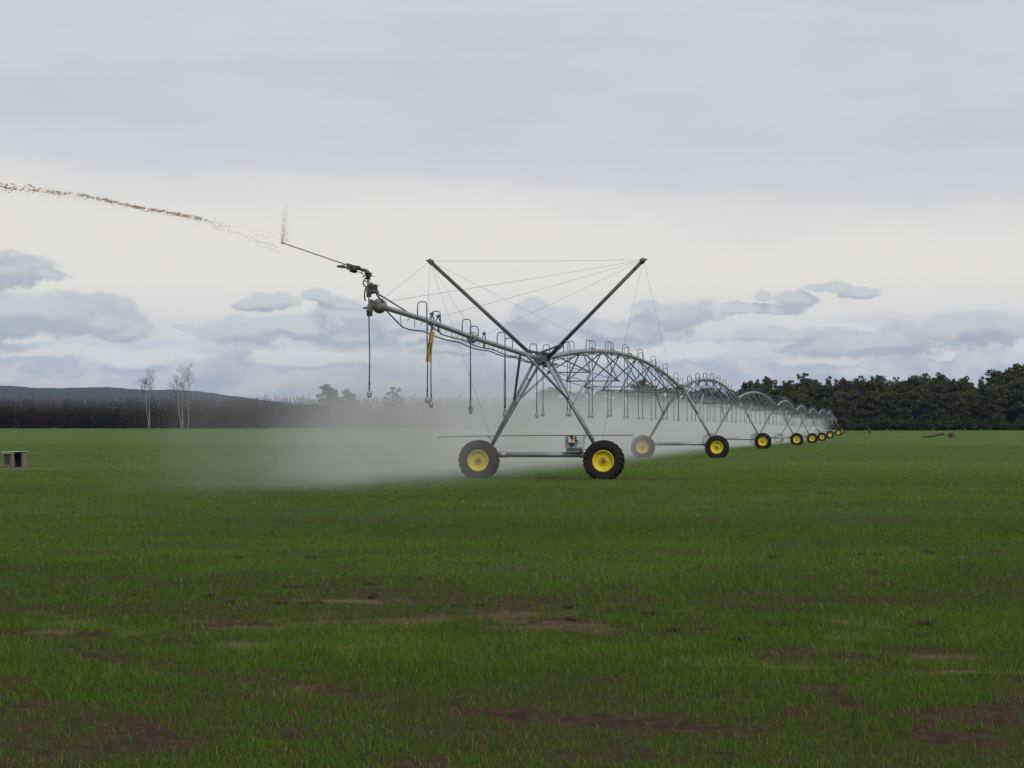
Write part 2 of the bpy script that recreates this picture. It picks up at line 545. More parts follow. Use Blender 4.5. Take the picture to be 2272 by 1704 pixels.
    murk = mixc(ss(tex, .38, .62), (.44, .51, .62), (.66, .675, .705))
    murk = mixc(ss(el, .030, .0), murk, (.475, .545, .645))
    colr = mixc(mth('MULTIPLY', low, .95), colr, murk)
    m3 = mth('MULTIPLY', ss(d3, 1.12, .8), .9)
    edge3 = ss(mth('ADD', mth('SUBTRACT', d3u, s3), tx4), -.35, .5)
    colr = mixc(m3, colr, mixc(edge3, (.49, .55, .65), (.75, .75, .755)))
    m1 = mth('MULTIPLY', ss(d1, 1.12, .70), .92)
    edge1 = ss(mth('ADD', mth('SUBTRACT', d1u, s1), tx4), -.2, .65)
    c1 = mixc(ss(tex, .35, .65), (.39, .455, .545), (.48, .535, .61))
    colr = mixc(m1, colr, mixc(edge1, c1, (.605, .635, .67)))
    m2 = mth('MULTIPLY', ss(d2, 1.10, .68), .92)
    edge2 = ss(mth('ADD', mth('SUBTRACT', d2u, s2), tx4), -.25, 1.0)
    c2 = mixc(ss(tex, .35, .65), (.405, .452, .53), (.465, .51, .58))
    colr = mixc(m2, colr, mixc(edge2, c2, (.61, .635, .665)))
    # below the horizon: the dull ground colour
    colr = mixc(ss(el, -.01, -.06), colr, (.10, .12, .08))
    bg2 = nt.nodes.new('ShaderNodeBackground'); bg2.inputs[1].default_value = 1.0
    lnk(nt, colr, bg2.inputs[0])
    mx = nt.nodes.new('ShaderNodeMixShader')
    # cloud cover: a little of the blue sky shows in the gaps low on the right
    mx.inputs[0].default_value = .93
    lnk(nt, bg1.outputs[0], mx.inputs[1]); lnk(nt, bg2.outputs[0], mx.inputs[2])
    lnk(nt, mx.outputs[0], out.inputs[0])
    w.cycles.sampling_method = 'MANUAL'; w.cycles.sample_map_resolution = 512


build_world()
sun = bpy.data.lights.new('sun', 'SUN'); sun.energy = 1.35; sun.angle = R(14); sun.color = (1, .96, .9)
so = bpy.data.objects.new('sun', sun); COL.objects.link(so)
so.rotation_euler = Vector((-.5 * math.cos(R(42)), .866 * math.cos(R(42)), -math.sin(R(42)))).to_track_quat('-Z', 'Y').to_euler()

cam = bpy.data.cameras.new('camera'); co = bpy.data.objects.new('camera', cam); COL.objects.link(co)
co.location = (0, 0, EYE); co.rotation_euler = (R(90), 0, 0)
cam.sensor_width = 36; cam.lens = F / 2272 * 36; cam.shift_y = (HY - 852) / 2272
cam.clip_start = .1; cam.clip_end = 20000
S.camera = co
S.view_settings.view_transform = 'Standard'; S.view_settings.look = 'None'
S.view_settings.exposure = 0; S.view_settings.gamma = 1
S.cycles.use_denoising = True
S.cycles.max_bounces = 7; S.cycles.volume_bounces = 2; S.cycles.diffuse_bounces = 3
S.cycles.caustics_reflective = False; S.cycles.caustics_refractive = False
S.cycles.volume_max_steps = 512


# ================================================================== FIELD
def np_mesh(name, co_, loops, starts, totals, mat, attrs=None, smooth=False):
    me = bpy.data.meshes.new(name)
    me.vertices.add(len(co_)); me.vertices.foreach_set('co', co_.astype(np.float32).ravel())
    me.loops.add(len(loops)); me.loops.foreach_set('vertex_index', loops.astype(np.int32))
    me.polygons.add(len(starts)); me.polygons.foreach_set('loop_start', starts.astype(np.int32))
    me.polygons.foreach_set('loop_total', totals.astype(np.int32))
    if smooth:
        me.polygons.foreach_set('use_smooth', np.ones(len(starts), bool))
    for k, a in (attrs or {}).items():
        at = me.attributes.new(k, 'FLOAT', 'POINT'); at.data.foreach_set('value', a.astype(np.float32))
    me.materials.append(mat)
    me.update(calc_edges=True); me.validate()
    return me


def build_field():
    ys = [-60., -25., -8., 0., 3.]
    y = 5.0
    while y < 7000:
        ys.append(y); y *= 1.0078 if y < 800 else 1.05
    ys = np.array(ys); nc = 380
    u = np.linspace(-1, 1, nc)
    half = np.where(ys < 800, .42 * np.abs(ys) + 4, .42 * 800 + 4 + (ys - 800) * 1.1)
    half[:5] = 12
    X = u[None, :] * half[:, None]; Y = np.repeat(ys[:, None], nc, 1)
    Z = gz(X, Y)
    b = bare_mask(X, Y); st = straw_mask(X, Y)
    green = np.clip((1 - b) * (.12 + .88 * sstep(14, 60, Y)), 0, 1)
    nr = len(ys)
    idx = np.arange(nr * nc).reshape(nr, nc)
    q = np.stack([idx[:-1, :-1], idx[:-1, 1:], idx[1:, 1:], idx[1:, :-1]], -1).reshape(-1, 4)
    me = np_mesh('field', np.stack([X, Y, Z], -1).reshape(-1, 3), q.ravel(), np.arange(len(q)) * 4, np.full(len(q), 4), field_material(),
                 {'green': green.ravel(), 'straw': (st * .7).ravel()}, True)
    o = place('field', me)
    tag(o, 'wide flat green crop field with patches of red brown soil', 'field', kind='structure')


build_field()


def blades(n, y0, y1, h0, h1, w0, w1, bend, seed, fade0, fade1, dry=.03):
    r = np.random.default_rng(seed)
    # area-true scatter over the widening strip in view
    yy = np.sqrt(y0 ** 2 + r.random(n) * (y1 ** 2 - y0 ** 2))
    xx = (r.random(n) * 2 - 1) * (.33 * yy + 2.0)
    b = bare_mask(xx, yy); st = straw_mask(xx, yy)
    vig = fbm(xx * .8, yy * .8, 51, 3)
    p = (1 - .9 * b) * (1 - .5 * st) * np.clip(.35 + 1.3 * vig, .3, 1)
    if fade0: p = p * sstep(y0, fade0, yy)
    if fade1: p = p * sstep(y1, fade1, yy)
    k = r.random(n) < p
    xx, yy, st, vig = xx[k], yy[k], st[k], vig[k]; m = len(xx)
    h = (h0 + (h1 - h0) * r.random(m) ** 1.6) * (.6 + .8 * vig)
    w = w0 + (w1 - w0) * r.random(m)
    ang = r.random(m) * 2 * np.pi
    la = r.random(m) * 2 * np.pi; ln = bend * h * (.25 + r.random(m))
    dx, dy = np.cos(ang) * w / 2, np.sin(ang) * w / 2
    lx, ly = np.cos(la) * ln - .12 * h, np.sin(la) * ln
    zz = gz(xx, yy) - .004
    v = np.empty((m, 5, 3))
    v[:, 0] = np.stack([xx - dx, yy - dy, zz], -1)
    v[:, 1] = np.stack([xx + dx, yy + dy, zz], -1)
    v[:, 2] = np.stack([xx + dx * .85 + lx * .3, yy + dy * .85 + ly * .3, zz + h * .58], -1)
    v[:, 3] = np.stack([xx - dx * .85 + lx * .3, yy - dy * .85 + ly * .3, zz + h * .58], -1)
    v[:, 4] = np.stack([xx + lx, yy + ly, zz + h * (1 - .3 * r.random(m))], -1)
    o = np.arange(m)[:, None] * 5
    loops = (o + np.array([0, 1, 2, 3, 3, 2, 4])).ravel()
    starts = (np.arange(m)[:, None] * 7 + np.array([0, 4])).ravel()
    totals = np.tile([4, 3], m)
    broad = fbm(xx * .12, yy * .3, 57, 3)
    tint = .1 + .42 * r.random(m) + .3 * (vig - .4) + .5 * (broad - .45)
    tint = np.where(r.random(m) < dry + .3 * st, .92 + .08 * r.random(m), np.clip(tint, 0, .84))
    return v.reshape(-1, 3), loops, starts, totals, np.repeat(tint, 5)


def build_grass():
    sets = [blades(450000, 7.0, 17, .025, .082, .0022, .0042, .9, 1, None, 12.5),
            blades(500000, 12.5, 34, .025, .072, .0034, .0068, .85, 2, 17, 24),
            blades(330000, 24, 75, .028, .072, .008, .015, .75, 3, 34, 50),
            blades(350000, 50, 220, .03, .08, .013, .026, .7, 4, 75, 85)]
    V = []; L = []; ST = []; T = []; A = []; ov = ol = 0
    for v, l, s_, t, a in sets:
        V.append(v); L.append(l + ov); ST.append(s_ + ol); T.append(t); A.append(a)
        ov += len(v); ol += len(l)
    me = np_mesh('grass', np.concatenate(V), np.concatenate(L), np.concatenate(ST), np.concatenate(T), M['grass'], {'tint': np.concatenate(A)})
    o = place('grass', me)
    tag(o, 'short green cereal blades growing over the red brown soil', 'grass', kind='stuff')


build_grass()


# ------------------------------------------------------------------ clods of soil
def clod_mesh(seed):
    r = random.Random(seed); mb = MB()
    import bmesh
    for k in range(r.randint(7, 11)):
        sc_ = .25; bm = bmesh.new(); bmesh.ops.create_icosphere(bm, subdivisions=1 if sc_ < .2 else 2, radius=1)
        ox, oy = r.gauss(0, .38), r.gauss(0, .25); sc = r.uniform(.12, .36)
        q = Vector((r.uniform(0, 50), r.uniform(0, 50), seed))
        vs = []
        for v in bm.verts:
            d = 1 + .45 * mnoise.noise(v.co * 1.6 + q) + .25 * mnoise.noise(v.co * 4 + q)
            p = v.co * d * sc
            vs.append((p.x + ox, p.y + oy, p.z * .85 + sc * .5))
        mb.add(vs, [[v.index for v in f.verts] for f in bm.faces], False)
        bm.free()
    return mb.mesh('soil_clod', 'clod')


CM = [clod_mesh(i) for i in range(5)]
CL = [(621, 1343, 34), (680, 1341, 26), (706, 1339, 30), (832, 1327, 36), (815, 1299, 22), (826, 1300, 14), (516, 1339, 26), (688, 1240, 24), (372, 1240, 30),
      (930, 1286, 24), (644, 1304, 36), (1022, 1344, 30), (1062, 1345, 22), (971, 1243, 26), (534, 1239, 22), (460, 1325, 28), (1259, 1349, 34),
      (1444, 1366, 40), (1706, 1389, 34), (1745, 1393, 30), (1449, 1235, 24), (1724, 1238, 26), (1953, 1232, 26), (2055, 1228, 36), (1917, 1234, 24),
      (2055, 1390, 46), (2035, 1413, 40), (1270, 1382, 30), (1275, 1240, 16), (1490, 1402, 40), (1650, 1424, 40), (300, 1322, 30)]
for i, (px, py, wpx) in enumerate(CL):
    Y = EYE * F / (py - HY); p = W(px, py, Y)
    o = place('soil_clod', CM[i % 5])
    sc = wpx * Y / F * .62
    o.location = (p.x, p.y, float(gz(p.x, p.y)) + .004); o.scale = (sc, sc, sc * .9)
    o.rotation_euler = (0, 0, random.uniform(0, 6.28))
    tag(o, 'dark crumbly clod of soil lying among the short grass', 'soil clod', 'soil clods scattered over the field')


# ================================================================== IRRIGATOR
LEN = 40.0
PZ = 3.70


def pz(t):
    u = t / LEN
    return PZ + .88 * 4 * u * (1 - u)


JT = [LEN * k / 8 for k in range(1, 8)]                     # truss joints along a span


def jhw(t):
    u = t / LEN
    return .28 + .85 * (4 * u * (1 - u)) ** .8


def jz(t):
    u = t / LEN
    return PZ - .04 - .52 * 4 * u * (1 - u)


def make_wheel(parent, sx):
    y0 = -.24; cz = .56
    w = MB()
    w.lathe((0, .0, 0), (0, 1, 0), [(-.005, 0), (-.005, .10), (.04, .12), (.14, .12), (.30, .10), (.42, .09), (.42, 0)], 16)
    wheel = w.build('wheel', 'galv_dark', parent, (sx, y0, cz))
    Rr = .60
    prof = [(-.125, .315), (-.165, .345), (-.19, .42), (-.185, .50), (-.165, .555), (-.12, .585), (0, .592), (.12, .585), (.165, .555), (.185, .50), (.19, .42), (.165, .345), (.125, .315)]
    t = MB().lathe((0, 0, 0), (0, 1, 0), prof, 48)
    nl = 21
    for side in (-1, 1):
        for k in range(nl):
            a0 = 2 * math.pi * (k + (.5 if side > 0 else 0)) / nl
            # an oblique bar from the middle of the tread down over the shoulder
            stn = [(.0 - .01 * side, 0.0, .595, .632), (.10, .10, .585, .634), (.172, .19, .545, .624), (.196, .22, .47, .55)]
            vs = []
            for yy, da, r0, r1 in stn:
                for rr, ww in ((r0 - .02, .052), (r1, .04)):
                    for sg in (-1, 1):
                        an = a0 + da + sg * ww
                        vs.append((math.cos(an) * rr, side * yy, math.sin(an) * rr))
            fs = []
            for i in range(3):
                b = i * 4
                fs += [(b + 2, b + 3, b + 7, b + 6), (b, b + 2, b + 6, b + 4), (b + 1, b + 5, b + 7, b + 3)]
            fs += [(0, 1, 3, 2), (12, 14, 15, 13)]
            if side < 0:
                fs = [f[::-1] for f in fs]
            t.add(vs, fs)
    # the weight flattens the foot
    nv = []
    for x, y, z in t.v:
        if z < -.545:
            z = -.545 + (z + .545) * .18
        if z < -.42:
            y *= 1 + .12 * (-.42 - z) / .13
        nv.append((x, y, z))
    t.v = nv
    t.build('tyre', 'rubber', wheel)
    r = MB()
    r.lathe((0, 0, 0), (0, 1, 0), [(-.150, .300), (-.162, .318), (-.162, .332), (-.145, .336), (-.138, .322), (-.138, .306), (-.12, .292), (-.075, .280), (-.068, .262),
                                   (-.055, .22), (-.05, .15), (-.065, .128), (-.07, .10), (-.07, .0)], 40)
    r.lathe((0, 0, 0), (0, 1, 0), [(.13, .32), (.05, .29), (.0, .27), (-.03, .1)], 40)
    r.build('rim', 'yellow', wheel)
    h = MB()
    h.lathe((0, 0, 0), (0, 1, 0), [(-.105, 0), (-.105, .035), (-.09, .05), (-.0705, .055)], 14)
    for k in range(8):
        a = 2 * math.pi * k / 8
        h.lathe((.088 * math.cos(a), 0, .088 * math.sin(a)), (0, 1, 0), [(-.088, 0), (-.088, .012), (-.071, .013)], 6, False)
    h.build('hub', 'rust', wheel)
    return wheel


def make_tower():
    root = thing('irrigator_tower', 'x', 'irrigator tower')
    for sx in (-1.95, 1.95):
        make_wheel(root, sx)
    b = MB()
    b.tube([(-1.98, .12, .74), (1.98, .12, .74)], .085, 14)
    for sx in (-1, 1):
        b.tube([(sx * 1.15, .12, .74), (sx * 1.5, .12, .74)], .10, 14)
        b.box((sx * 1.93, .14, .66), (.26, .2, .34))
        b.bbox((sx * 1.62, .12, .84), (.3, .16, .08))
    b.build('base_beam', 'galv', root)
    for sx in (-1, 1):
        for yy in (-.42, .55):
            l = MB()
            a = Vector((sx * .2, yy, 3.56)); c = Vector((sx * 1.72, .12 + .03 * (1 if yy > 0 else -1), .86))
            l.tube([a, c], .05, 10)
            l.box(c + Vector((0, 0, .04)), (.14, .05, .16))
            l.build('leg', 'galv', root)
        # lattice and braces
        for k in range(1, 4):
            cr = MB()
            f = k / 5.5
            p = Vector((sx * (.2 + 1.52 * f), -.42 + .51 * f, 3.56 - 2.7 * f)); q = Vector((sx * (.2 + 1.52 * f), .55 - .4 * f, 3.56 - 2.7 * f))
            cr.tube([p, q], .022, 6)
            cr.build('leg_rung', 'galv', root)
        m = Vector((sx * .93, .1, 2.30))
        for dirn in (1, -1):
            x = MB()
            x.tube([m, (sx * jhw(JT[0]), dirn * JT[0], jz(JT[0]))], .036, 8)
            x.build('fore_brace' if dirn > 0 else 'rear_brace', 'galv', root)
    h = MB()
    h.tube([(0, -.75, PZ), (0, .62, PZ)], .098, 16)
    for yy in (-.62, -.1, .18, .5):
        h.lathe((0, yy, PZ), (0, 1, 0), [(-.02, .09), (-.02, .165), (.02, .165), (.02, .09)], 18, False)
    h.tube([(0, -.1, PZ), (0, .05, PZ - .05), (0, .18, PZ)], .13, 14)
    for sx in (-1, 1):
        h.box((sx * .19, .06, PZ - .13), (.05, 1.1, .07))
        h.tube([(sx * .19, -.42, PZ - .12), (-sx * .19, -.42, PZ - .12)], .03, 8)
        h.tube([(sx * .19, -.42, PZ - .12), (0, -.5, PZ - .05)], .03, 8)
        h.tube([(sx * .19, .52, PZ - .12), (-sx * .1, .52, PZ - .16)], .03, 8)
        h.tube([(sx * .19, .52, PZ - .12), (sx * jhw(0), .95, PZ - .15)], .035, 8)
    h.box((.1, .3, PZ - .2), (.2, .3, .12)); h.box((.05, -.25, PZ - .17), (.3, .22, .06))
    h.build('pipe_joint', 'galv_dark', root)
    return root


tower_x = [.94, 8.85, 16.7, 25.4, 33.4, 41.3, 49.35, 57.8, 65.5]
tower_y = [55.6 + 39.2 * k for k in range(9)]
TW_LABEL = ['closest irrigator tower, carrying two tall raised masts and a white control box',
            'irrigator tower next behind the one with the masts, far wheel veiled in mist',
            'irrigator tower on yellow wheels between the second and third arched spans',
            'irrigator tower on yellow wheels between the third and fourth arched spans',
            'small distant irrigator tower between the fourth and fifth arched spans',
            'small distant irrigator tower between the fifth and sixth arched spans',
            'small distant irrigator tower between the sixth and seventh arched spans',
            'tiny distant irrigator tower at the far end of the seventh arched span',
            'farthest irrigator tower, only its yellow wheel peeping out at the end of the line']
proto = make_tower()
towers = []
for k in range(9):
    if k == 0:
        t = copy_tree(proto, keep=lambda c: not c.name.startswith('rear_brace'))
    elif k < 8:
        t = copy_tree(proto)
    else:
        t = proto
    t.location = (tower_x[k], tower_y[k], float(zt(tower_x[k], tower_y[k])) - .012)
    t.rotation_euler = (0, 0, -TH)
    tag(t, TW_LABEL[k], 'irrigator tower', 'wheeled towers of the irrigator')
    towers.append(t)
T1 = towers[0]
for c in list(T1.children):
    if c.name.startswith('wheel') and c.location.x < 0:
        c.rotation_euler = (0, R(0), 0)

# overhang pipe heights
OH = [(.6, 3.70), (-2.1, 3.71), (-9.7, 3.89), (-14.7, 4.06), (-18.6, 4.13)]


def oz(t):
    return float(np.interp(t, [a for a, _ in OH][::-1], [b for _, b in OH][::-1]))


# braces, masts, wires, box and rod of the first tower
for sx in (-1, 1):
    x = MB(); x.tube([(sx * .93, .1, 2.30), (sx * .1, -3.0, oz(-3.0) - .05)], .04, 8)
    x.build('rear_brace', 'galv' if sx > 0 else 'galv_dark', T1)  # left brace takes the darker steel tone
TIPL = Vector((-3.33, -1.0, 6.68)); TIPR = Vector((3.14, 0, 6.69))
for tip, base in ((TIPL, Vector((-.25, -1.2, 3.9))), (TIPR, Vector((.12, .1, 3.70)))):
    m = MB(); m.tube([base, tip], .057, 12)
    d = (tip - base).normalized()
    m.tube([tip - d * .12, tip + d * .04], .075, 12)
    m.tube([tip + Vector((-.12, 0, .02)), tip + Vector((.12, 0, .02))], .02, 6)
    m.tube([tip + Vector((0, -.12, -.03)), tip + Vector((0, .12, -.03))], .02, 6)
    m.tube([tip - d * .35 + Vector((0, -.1, 0)), tip - d * .35 + Vector((0, .1, 0))], .018, 6)
    m.build('mast', 'mast', T1)
m = MB()
m.tube([(-.25, -1.2, 3.88), (0, -.3, PZ + .17), (.2, .4, PZ + .16)], .038, 8)
m.tube([(.0, -.35, PZ + .17), (.55, 0.05, PZ + .42)], .034, 8)
m.tube([(.62, .1, PZ + .44), (.1, .1, PZ)], .06, 8)
m.bbox((-.2, -1.15, 3.86), (.16, .3, .12))
m.build('mast_bracket', 'mast', T1)


def onpipe(px):
    """point on the overhang pipe seen at column px, in tower-one coordinates"""
    k = (px - CX) / F
    Y = (10.54 - .0) / (.204 - k)
    t = (Y - 55.6) / math.cos(TH)
    return Vector((0, t, oz(t)))


def span1(t, x=0, dz=0):
    return Vector((x, t, pz(t) + dz))


wires = [(TIPL, TIPR), (TIPL, Vector((-.05, -18.2, oz(-18.2) + .12))), (TIPL, Vector((-.1, -13.9, oz(-13.9) + .2))), (TIPL, Vector((0, -9.7, oz(-9.7) + .12))), (TIPL, span1(14.6, -.1)),
         (TIPL, Vector((-1.5, .1, .9))), (TIPR, Vector((.05, -18.0, oz(-18) + .12))), (TIPR, Vector((.1, -13.3, oz(-13.3) + .2))), (TIPR, Vector((.1, -8.3, oz(-8.3) + .2))),
         (TIPR, span1(33, .1)), (TIPR, Vector((1.78, .1, .95)))]
for a, b in wires:
    x = MB(); x.tube([a, (a + b) / 2 + Vector((0, 0, -.02)), b], 0.004, 5)
    x.build('guy_wire', 'wire', T1)
x = MB()
x.tube([(-3.2, -.5, 1.275), (-2.2, -.5, 1.31), (-.8, -.5, 1.325), (1.0, -.5, 1.338), (2.9, -.5, 1.345)], .016, 8)
x.build('guard_rod', 'galv_dark', T1)
for sx in (-1.66, 1.62):
    x = MB(); x.tube([(sx, -.5, 1.325), (sx * .985, .08, 1.22)], .012, 6); x.build('rod_bracket', 'galv_dark', T1)
# control box
cb = MB(); cb.bbox((1.0, .02, 1.165), (.575, .26, .40), .015)
box = cb.build('control_box', 'boxwhite', T1)
cb = MB(); cb.box((1.305, -.02, 1.2), (.012, .02, .36)); cb.box((1.335, -.02, 1.27), (.05, .015, .012)); cb.box((1.36, -.02, 1.3), (.012, .015, .1)); cb.build('latch', 'galv_dark', box)
cb = MB()
cb.lathe((.925, -.13, 0), (0, 0, 1), [(1.075, 0), (1.075, .06), (1.11, .13), (1.14, .15), (1.34, .15), (1.355, .14), (1.355, 0)], 28)
canister = cb.build('motor_cover', 'boxgrey', box)
cb = MB(); cb.bbox((1.03, -.25, 1.225), (.36, .06, .24), .012); front = cb.build('name_plate', 'boxwhite', box)
cb = MB(); cb.bbox((.925, -.15, 1.055), (.15, .09, .035), .01); cb.tube([(.925, -.15, 1.05), (.925, -.15, .94)], .014, 8); cb.build('hand_valve', 'blackp', box)
cb = MB(); cb.bbox((1.0, -.02, .91), (.46, .26, .085), .01); cb.box((1.0, .02, .853), (.5, .3, .03)); cb.tube([(1.22, -.1, .9), (1.6, -.1, .9)], .012, 6); cb.build('mounting_tray', 'galv_dark', box)
# the maker's letters on the plate: black T, yellow square, black L
cb = MB(); cb.box((1.03, -.2835, 1.232), (.13, .004, .15)); cb.build('logo_square', 'logo_yellow', front)
cb = MB(); cb.box((.955, -.287, 1.298), (.13, .005, .042)); cb.box((.968, -.287, 1.235), (.042, .005, .09))
cb.box((1.088, -.287, 1.235), (.042, .005, .15)); cb.box((1.118, -.287, 1.165), (.10, .005, .042)); cb.box((1.028, -.287, 1.232), (.05, .005, .026))
cb.build('logo_letters', 'mark', front)


# ---- sprinklers and drops
def make_sprinkler_mesh():
    s = MB()
    s.lathe((0, 0, 0), (0, 0, -1), [(0, 0), (0, .024), (.06, .026), (.065, .014), (.09, .016), (.1, .02)], 12)
    for k in range(4):
        a = math.pi / 4 + k * math.pi / 2
        d = Vector((math.cos(a), math.sin(a), 0))
        s.tube([d * .015 + Vector((0, 0, -.095)), d * .052 + Vector((0, 0, -.13)), d * .055 + Vector((0, 0, -.19)), d * .036 + Vector((0, 0, -.225))], .008, 6)
    s.lathe((0, 0, 0), (0, 0, -1), [(.155, 0), (.16, .046), (.175, .048), (.18, .012)], 14)
    s.lathe((0, 0, 0), (0, 0, -1), [(.20, 0), (.205, .04), (.235, .036), (.245, .018), (.245, 0)], 14)
    return s.mesh('sprinkler', 'plastic')


SPR = make_sprinkler_mesh()


def make_drop(parent, t, ztop, side, zend, jig=0., r=.012, w=.215, hgt=.30):
    """a bent neck off the top of the pipe and the hose that hangs from it"""
    ry = .075
    n = MB()
    c = hgt - w / 2
    pts = [Vector((side * .02, t, ztop - .03)), Vector((side * .02, t, ztop + c - .02))]
    for k in range(1, 8):
        a = math.pi * k / 8
        # squarish arch
        ca = math.copysign(abs(math.cos(a)) ** .7, math.cos(a)); sa = math.sin(a) ** .7
        pts.append(Vector((side * (.02 + w / 2 - w / 2 * ca), t, ztop + c + (w / 2) * sa)))
    pts.append(Vector((side * (.02 + w), t, ztop + c - .02)))
    pts.append(Vector((side * (.02 + w), t, ztop - .02)))
    n.tube(pts, .0135, 8)
    x0 = side * (.02 + w)
    h = MB()
    L = ztop - zend
    h.tube([(x0, t, ztop + .02), (x0 + jig * .3, t, ztop - L * .3), (x0 + jig, t, ztop - L * .65), (x0 + jig * .6, t, zend + .1), (x0 + jig * .6, t, zend)], [r, r, r, r * 1.1, r * 1.5], 8)
    d = h.build('drop_hose', 'hose', parent)
    n.build('gooseneck', 'galv_dark', d)
    place('sprinkler', SPR, d, (x0 + jig * .6, t, zend))
    return d


def make_span():
    root = thing('irrigator_span', 'x', 'irrigator span')
    N = 32
    ts = [.5 + (LEN - 1.1) * k / N for k in range(N + 1)]
    p = MB(); p.tube([(0, t, pz(t)) for t in ts], .084, 16)
    for k in range(1, 8):
        t = LEN * k / 8
        if k % 2 == 0 or k == 3:
            p.lathe((0, t, pz(t)), (0, 1, 0), [(-.012, .08), (-.012, .13), (.012, .13), (.012, .08)], 16, False)
    for t in JT:
        p.box((0, t - LEN / 16, pz(t - LEN / 16) - .075), (.2, .12, .05))
    p.build('pipe', 'galv', root)
    for sx in (-1, 1):
        r = MB()
        pts = [Vector((sx * .2, .4, PZ - .12))] + [Vector((sx * jhw(t), t, jz(t))) for t in JT] + [Vector((sx * .2, LEN - .5, PZ - .12))]
        r.tube(pts, .012, 6)
        for t in JT:
            r.box((sx * jhw(t), t, jz(t)), (.05, .14, .07))
        r.build('truss_rod', 'galv_dark', root)
    for t in JT:
        a = MB(); a.tube([(-jhw(t), t, jz(t)), (jhw(t), t, jz(t))], .021, 8); a.build('spreader_bar', 'galv_dark', root)
        for sx in (-1, 1):
            for dt in (-LEN / 16, LEN / 16):
                q = t + dt
                a = MB(); a.tube([(sx * jhw(t), t, jz(t)), (sx * .06, q, pz(q) - .06)], .026, 8)
                a.build('strut', 'galv_dark', root)
    k = 0; t = 1.35
    rr = random.Random(3)
    while t < LEN - .8:
        make_drop(root, t, pz(t) + .08, 1 if k % 2 == 1 else -1, 2.19 + rr.uniform(-.04, .04), rr.uniform(-.03, .03))
        t += 2.35; k += 1
    # hydraulic line strapped to the pipe and a slack hose under the truss
    h = MB()
    h.tube([(.13, t, pz(t) - .13 - .03 * math.sin(t * 1.9)) for t in ts], .012, 6)
    h.tube([(-.11, t, pz(t) - .12 + .02 * math.sin(t * 1.3)) for t in ts], .012, 6)
    h.build('hydraulic_line', 'hose', root)
    h = MB()
    pts = []
    for j in range(41):
        t = LEN * j / 40; u = j / 40
        pts.append((.1 + .5 * math.sin(math.pi * u) , t, PZ - .2 - .62 * math.sin(math.pi * u) ** .8 - .05 * abs(math.sin(8 * math.pi * u))))
    h.tube(pts, .012, 6)
    h.build('slack_cable', 'wire', root)
    return root


SP_LABEL = ['long arched pipe span starting at the tower with the raised masts', 'arched pipe span between the second tower and the third tower along the line',
            'shorter looking arched pipe span seen against the forest, third in the line', 'arched pipe span fourth along the irrigation line, against the forest',
            'small distant arched span, fifth along the irrigation line', 'small distant arched span, sixth along the irrigation line',
            'small distant arched span, seventh along the irrigation line', 'farthest small arched span at the end of the irrigation line']
sp0 = make_span()
for k in range(8):
    s = sp0 if k == 7 else copy_tree(sp0)
    a, b = towers[k].location, towers[k + 1].location
    d = b - a
    s.location = a
    s.rotation_mode = 'XYZ'
    s.rotation_euler = (math.atan2(d.z, math.hypot(d.x, d.y)), 0, -math.atan2(d.x, d.y))
    s.scale = (1, d.length / LEN, 1)
    tag(s, SP_LABEL[k], 'irrigator span', 'arched spans of the irrigator')

# ---- overhang
oh = thing('overhang_pipe', 'straight end pipe reaching out past the masts towards the viewer with hanging hoses', 'irrigator pipe', T1.location, -TH)
ts = [-.75 - (18.3 - .75) * k / 24 for k in range(25)]
p = MB(); p.tube([(0, t, oz(t)) for t in ts], [.07 - .012 * k / 24 for k in range(25)], 16)
p.lathe((0, -9.7, oz(-9.7)), (0, 1, 0), [(-.10, .07), (-.10, .135), (-.03, .15), (.03, .15), (.08, .10), (.12, .07)], 20)
p.build('pipe', 'galv', oh)
# end cap and drain valve
e = MB()
te = -18.3; ze = oz(te)
e.lathe((0, te, ze), (0, -1, .02), [(-.02, .062), (0, .15), (.05, .16), (.12, .15), (.22, .11), (.28, .07), (.28, 0)], 20)
e.tube([(-.12, te - .2, ze + .12), (-.16, te - .22, ze - .02), (-.17, te - .22, ze - .22)], [.05, .062, .05], 14)
e.tube([(-.30, te - .22, ze - .05), (-.08, te - .22, ze - .05)], .022, 8)
e.lathe((-.17, te - .22, ze - .1), (0, 0, -1), [(0, .075), (.03, .075), (.03, .06), (.12, .062), (.12, 0)], 14)
e.build('end_cap', 'castgrey', oh)
drops = [(-18.35, -1, 2.33), (-15.3, 1, 2.24), (-13.0, -1, 2.17), (-10.9, 1, 2.12), (-8.9, -1, 2.05), (-6.75, 1, 1.98), (-4.5, -1, 2.0), (-2.15, 1, 1.97)]
for i, (t, sd, ze_) in enumerate(drops):
    make_drop(oh, t, oz(t) + .06, sd, ze_ + .13, (.02, .02, -.02, -.01, .015, -.02, .02, .0)[i], .0135, .215, .29)
for j, (dx, dz0) in enumerate(((.02, -.30), (.10, -.19))):
    h = MB()
    pts = []
    for k in range(33):
        u = k / 32; t = -18.2 + 17.4 * u
        sag = .05 * abs(math.sin(5 * math.pi * u))
        if j == 0:
            z = oz(t) + dz0 * (1 if u > .1 else u / .1) - sag + .14 * u
        else:
            f = min(1, u / .28)
            z = oz(t) + (.28 * (1 - f) + dz0 * f) - sag * f + .03 * u
        pts.append((dx if j == 0 else dx - .2 * (1 - f), t, z))
    h.tube(pts, .016, 8)
    h.build('hydraulic_line', 'hose', oh)
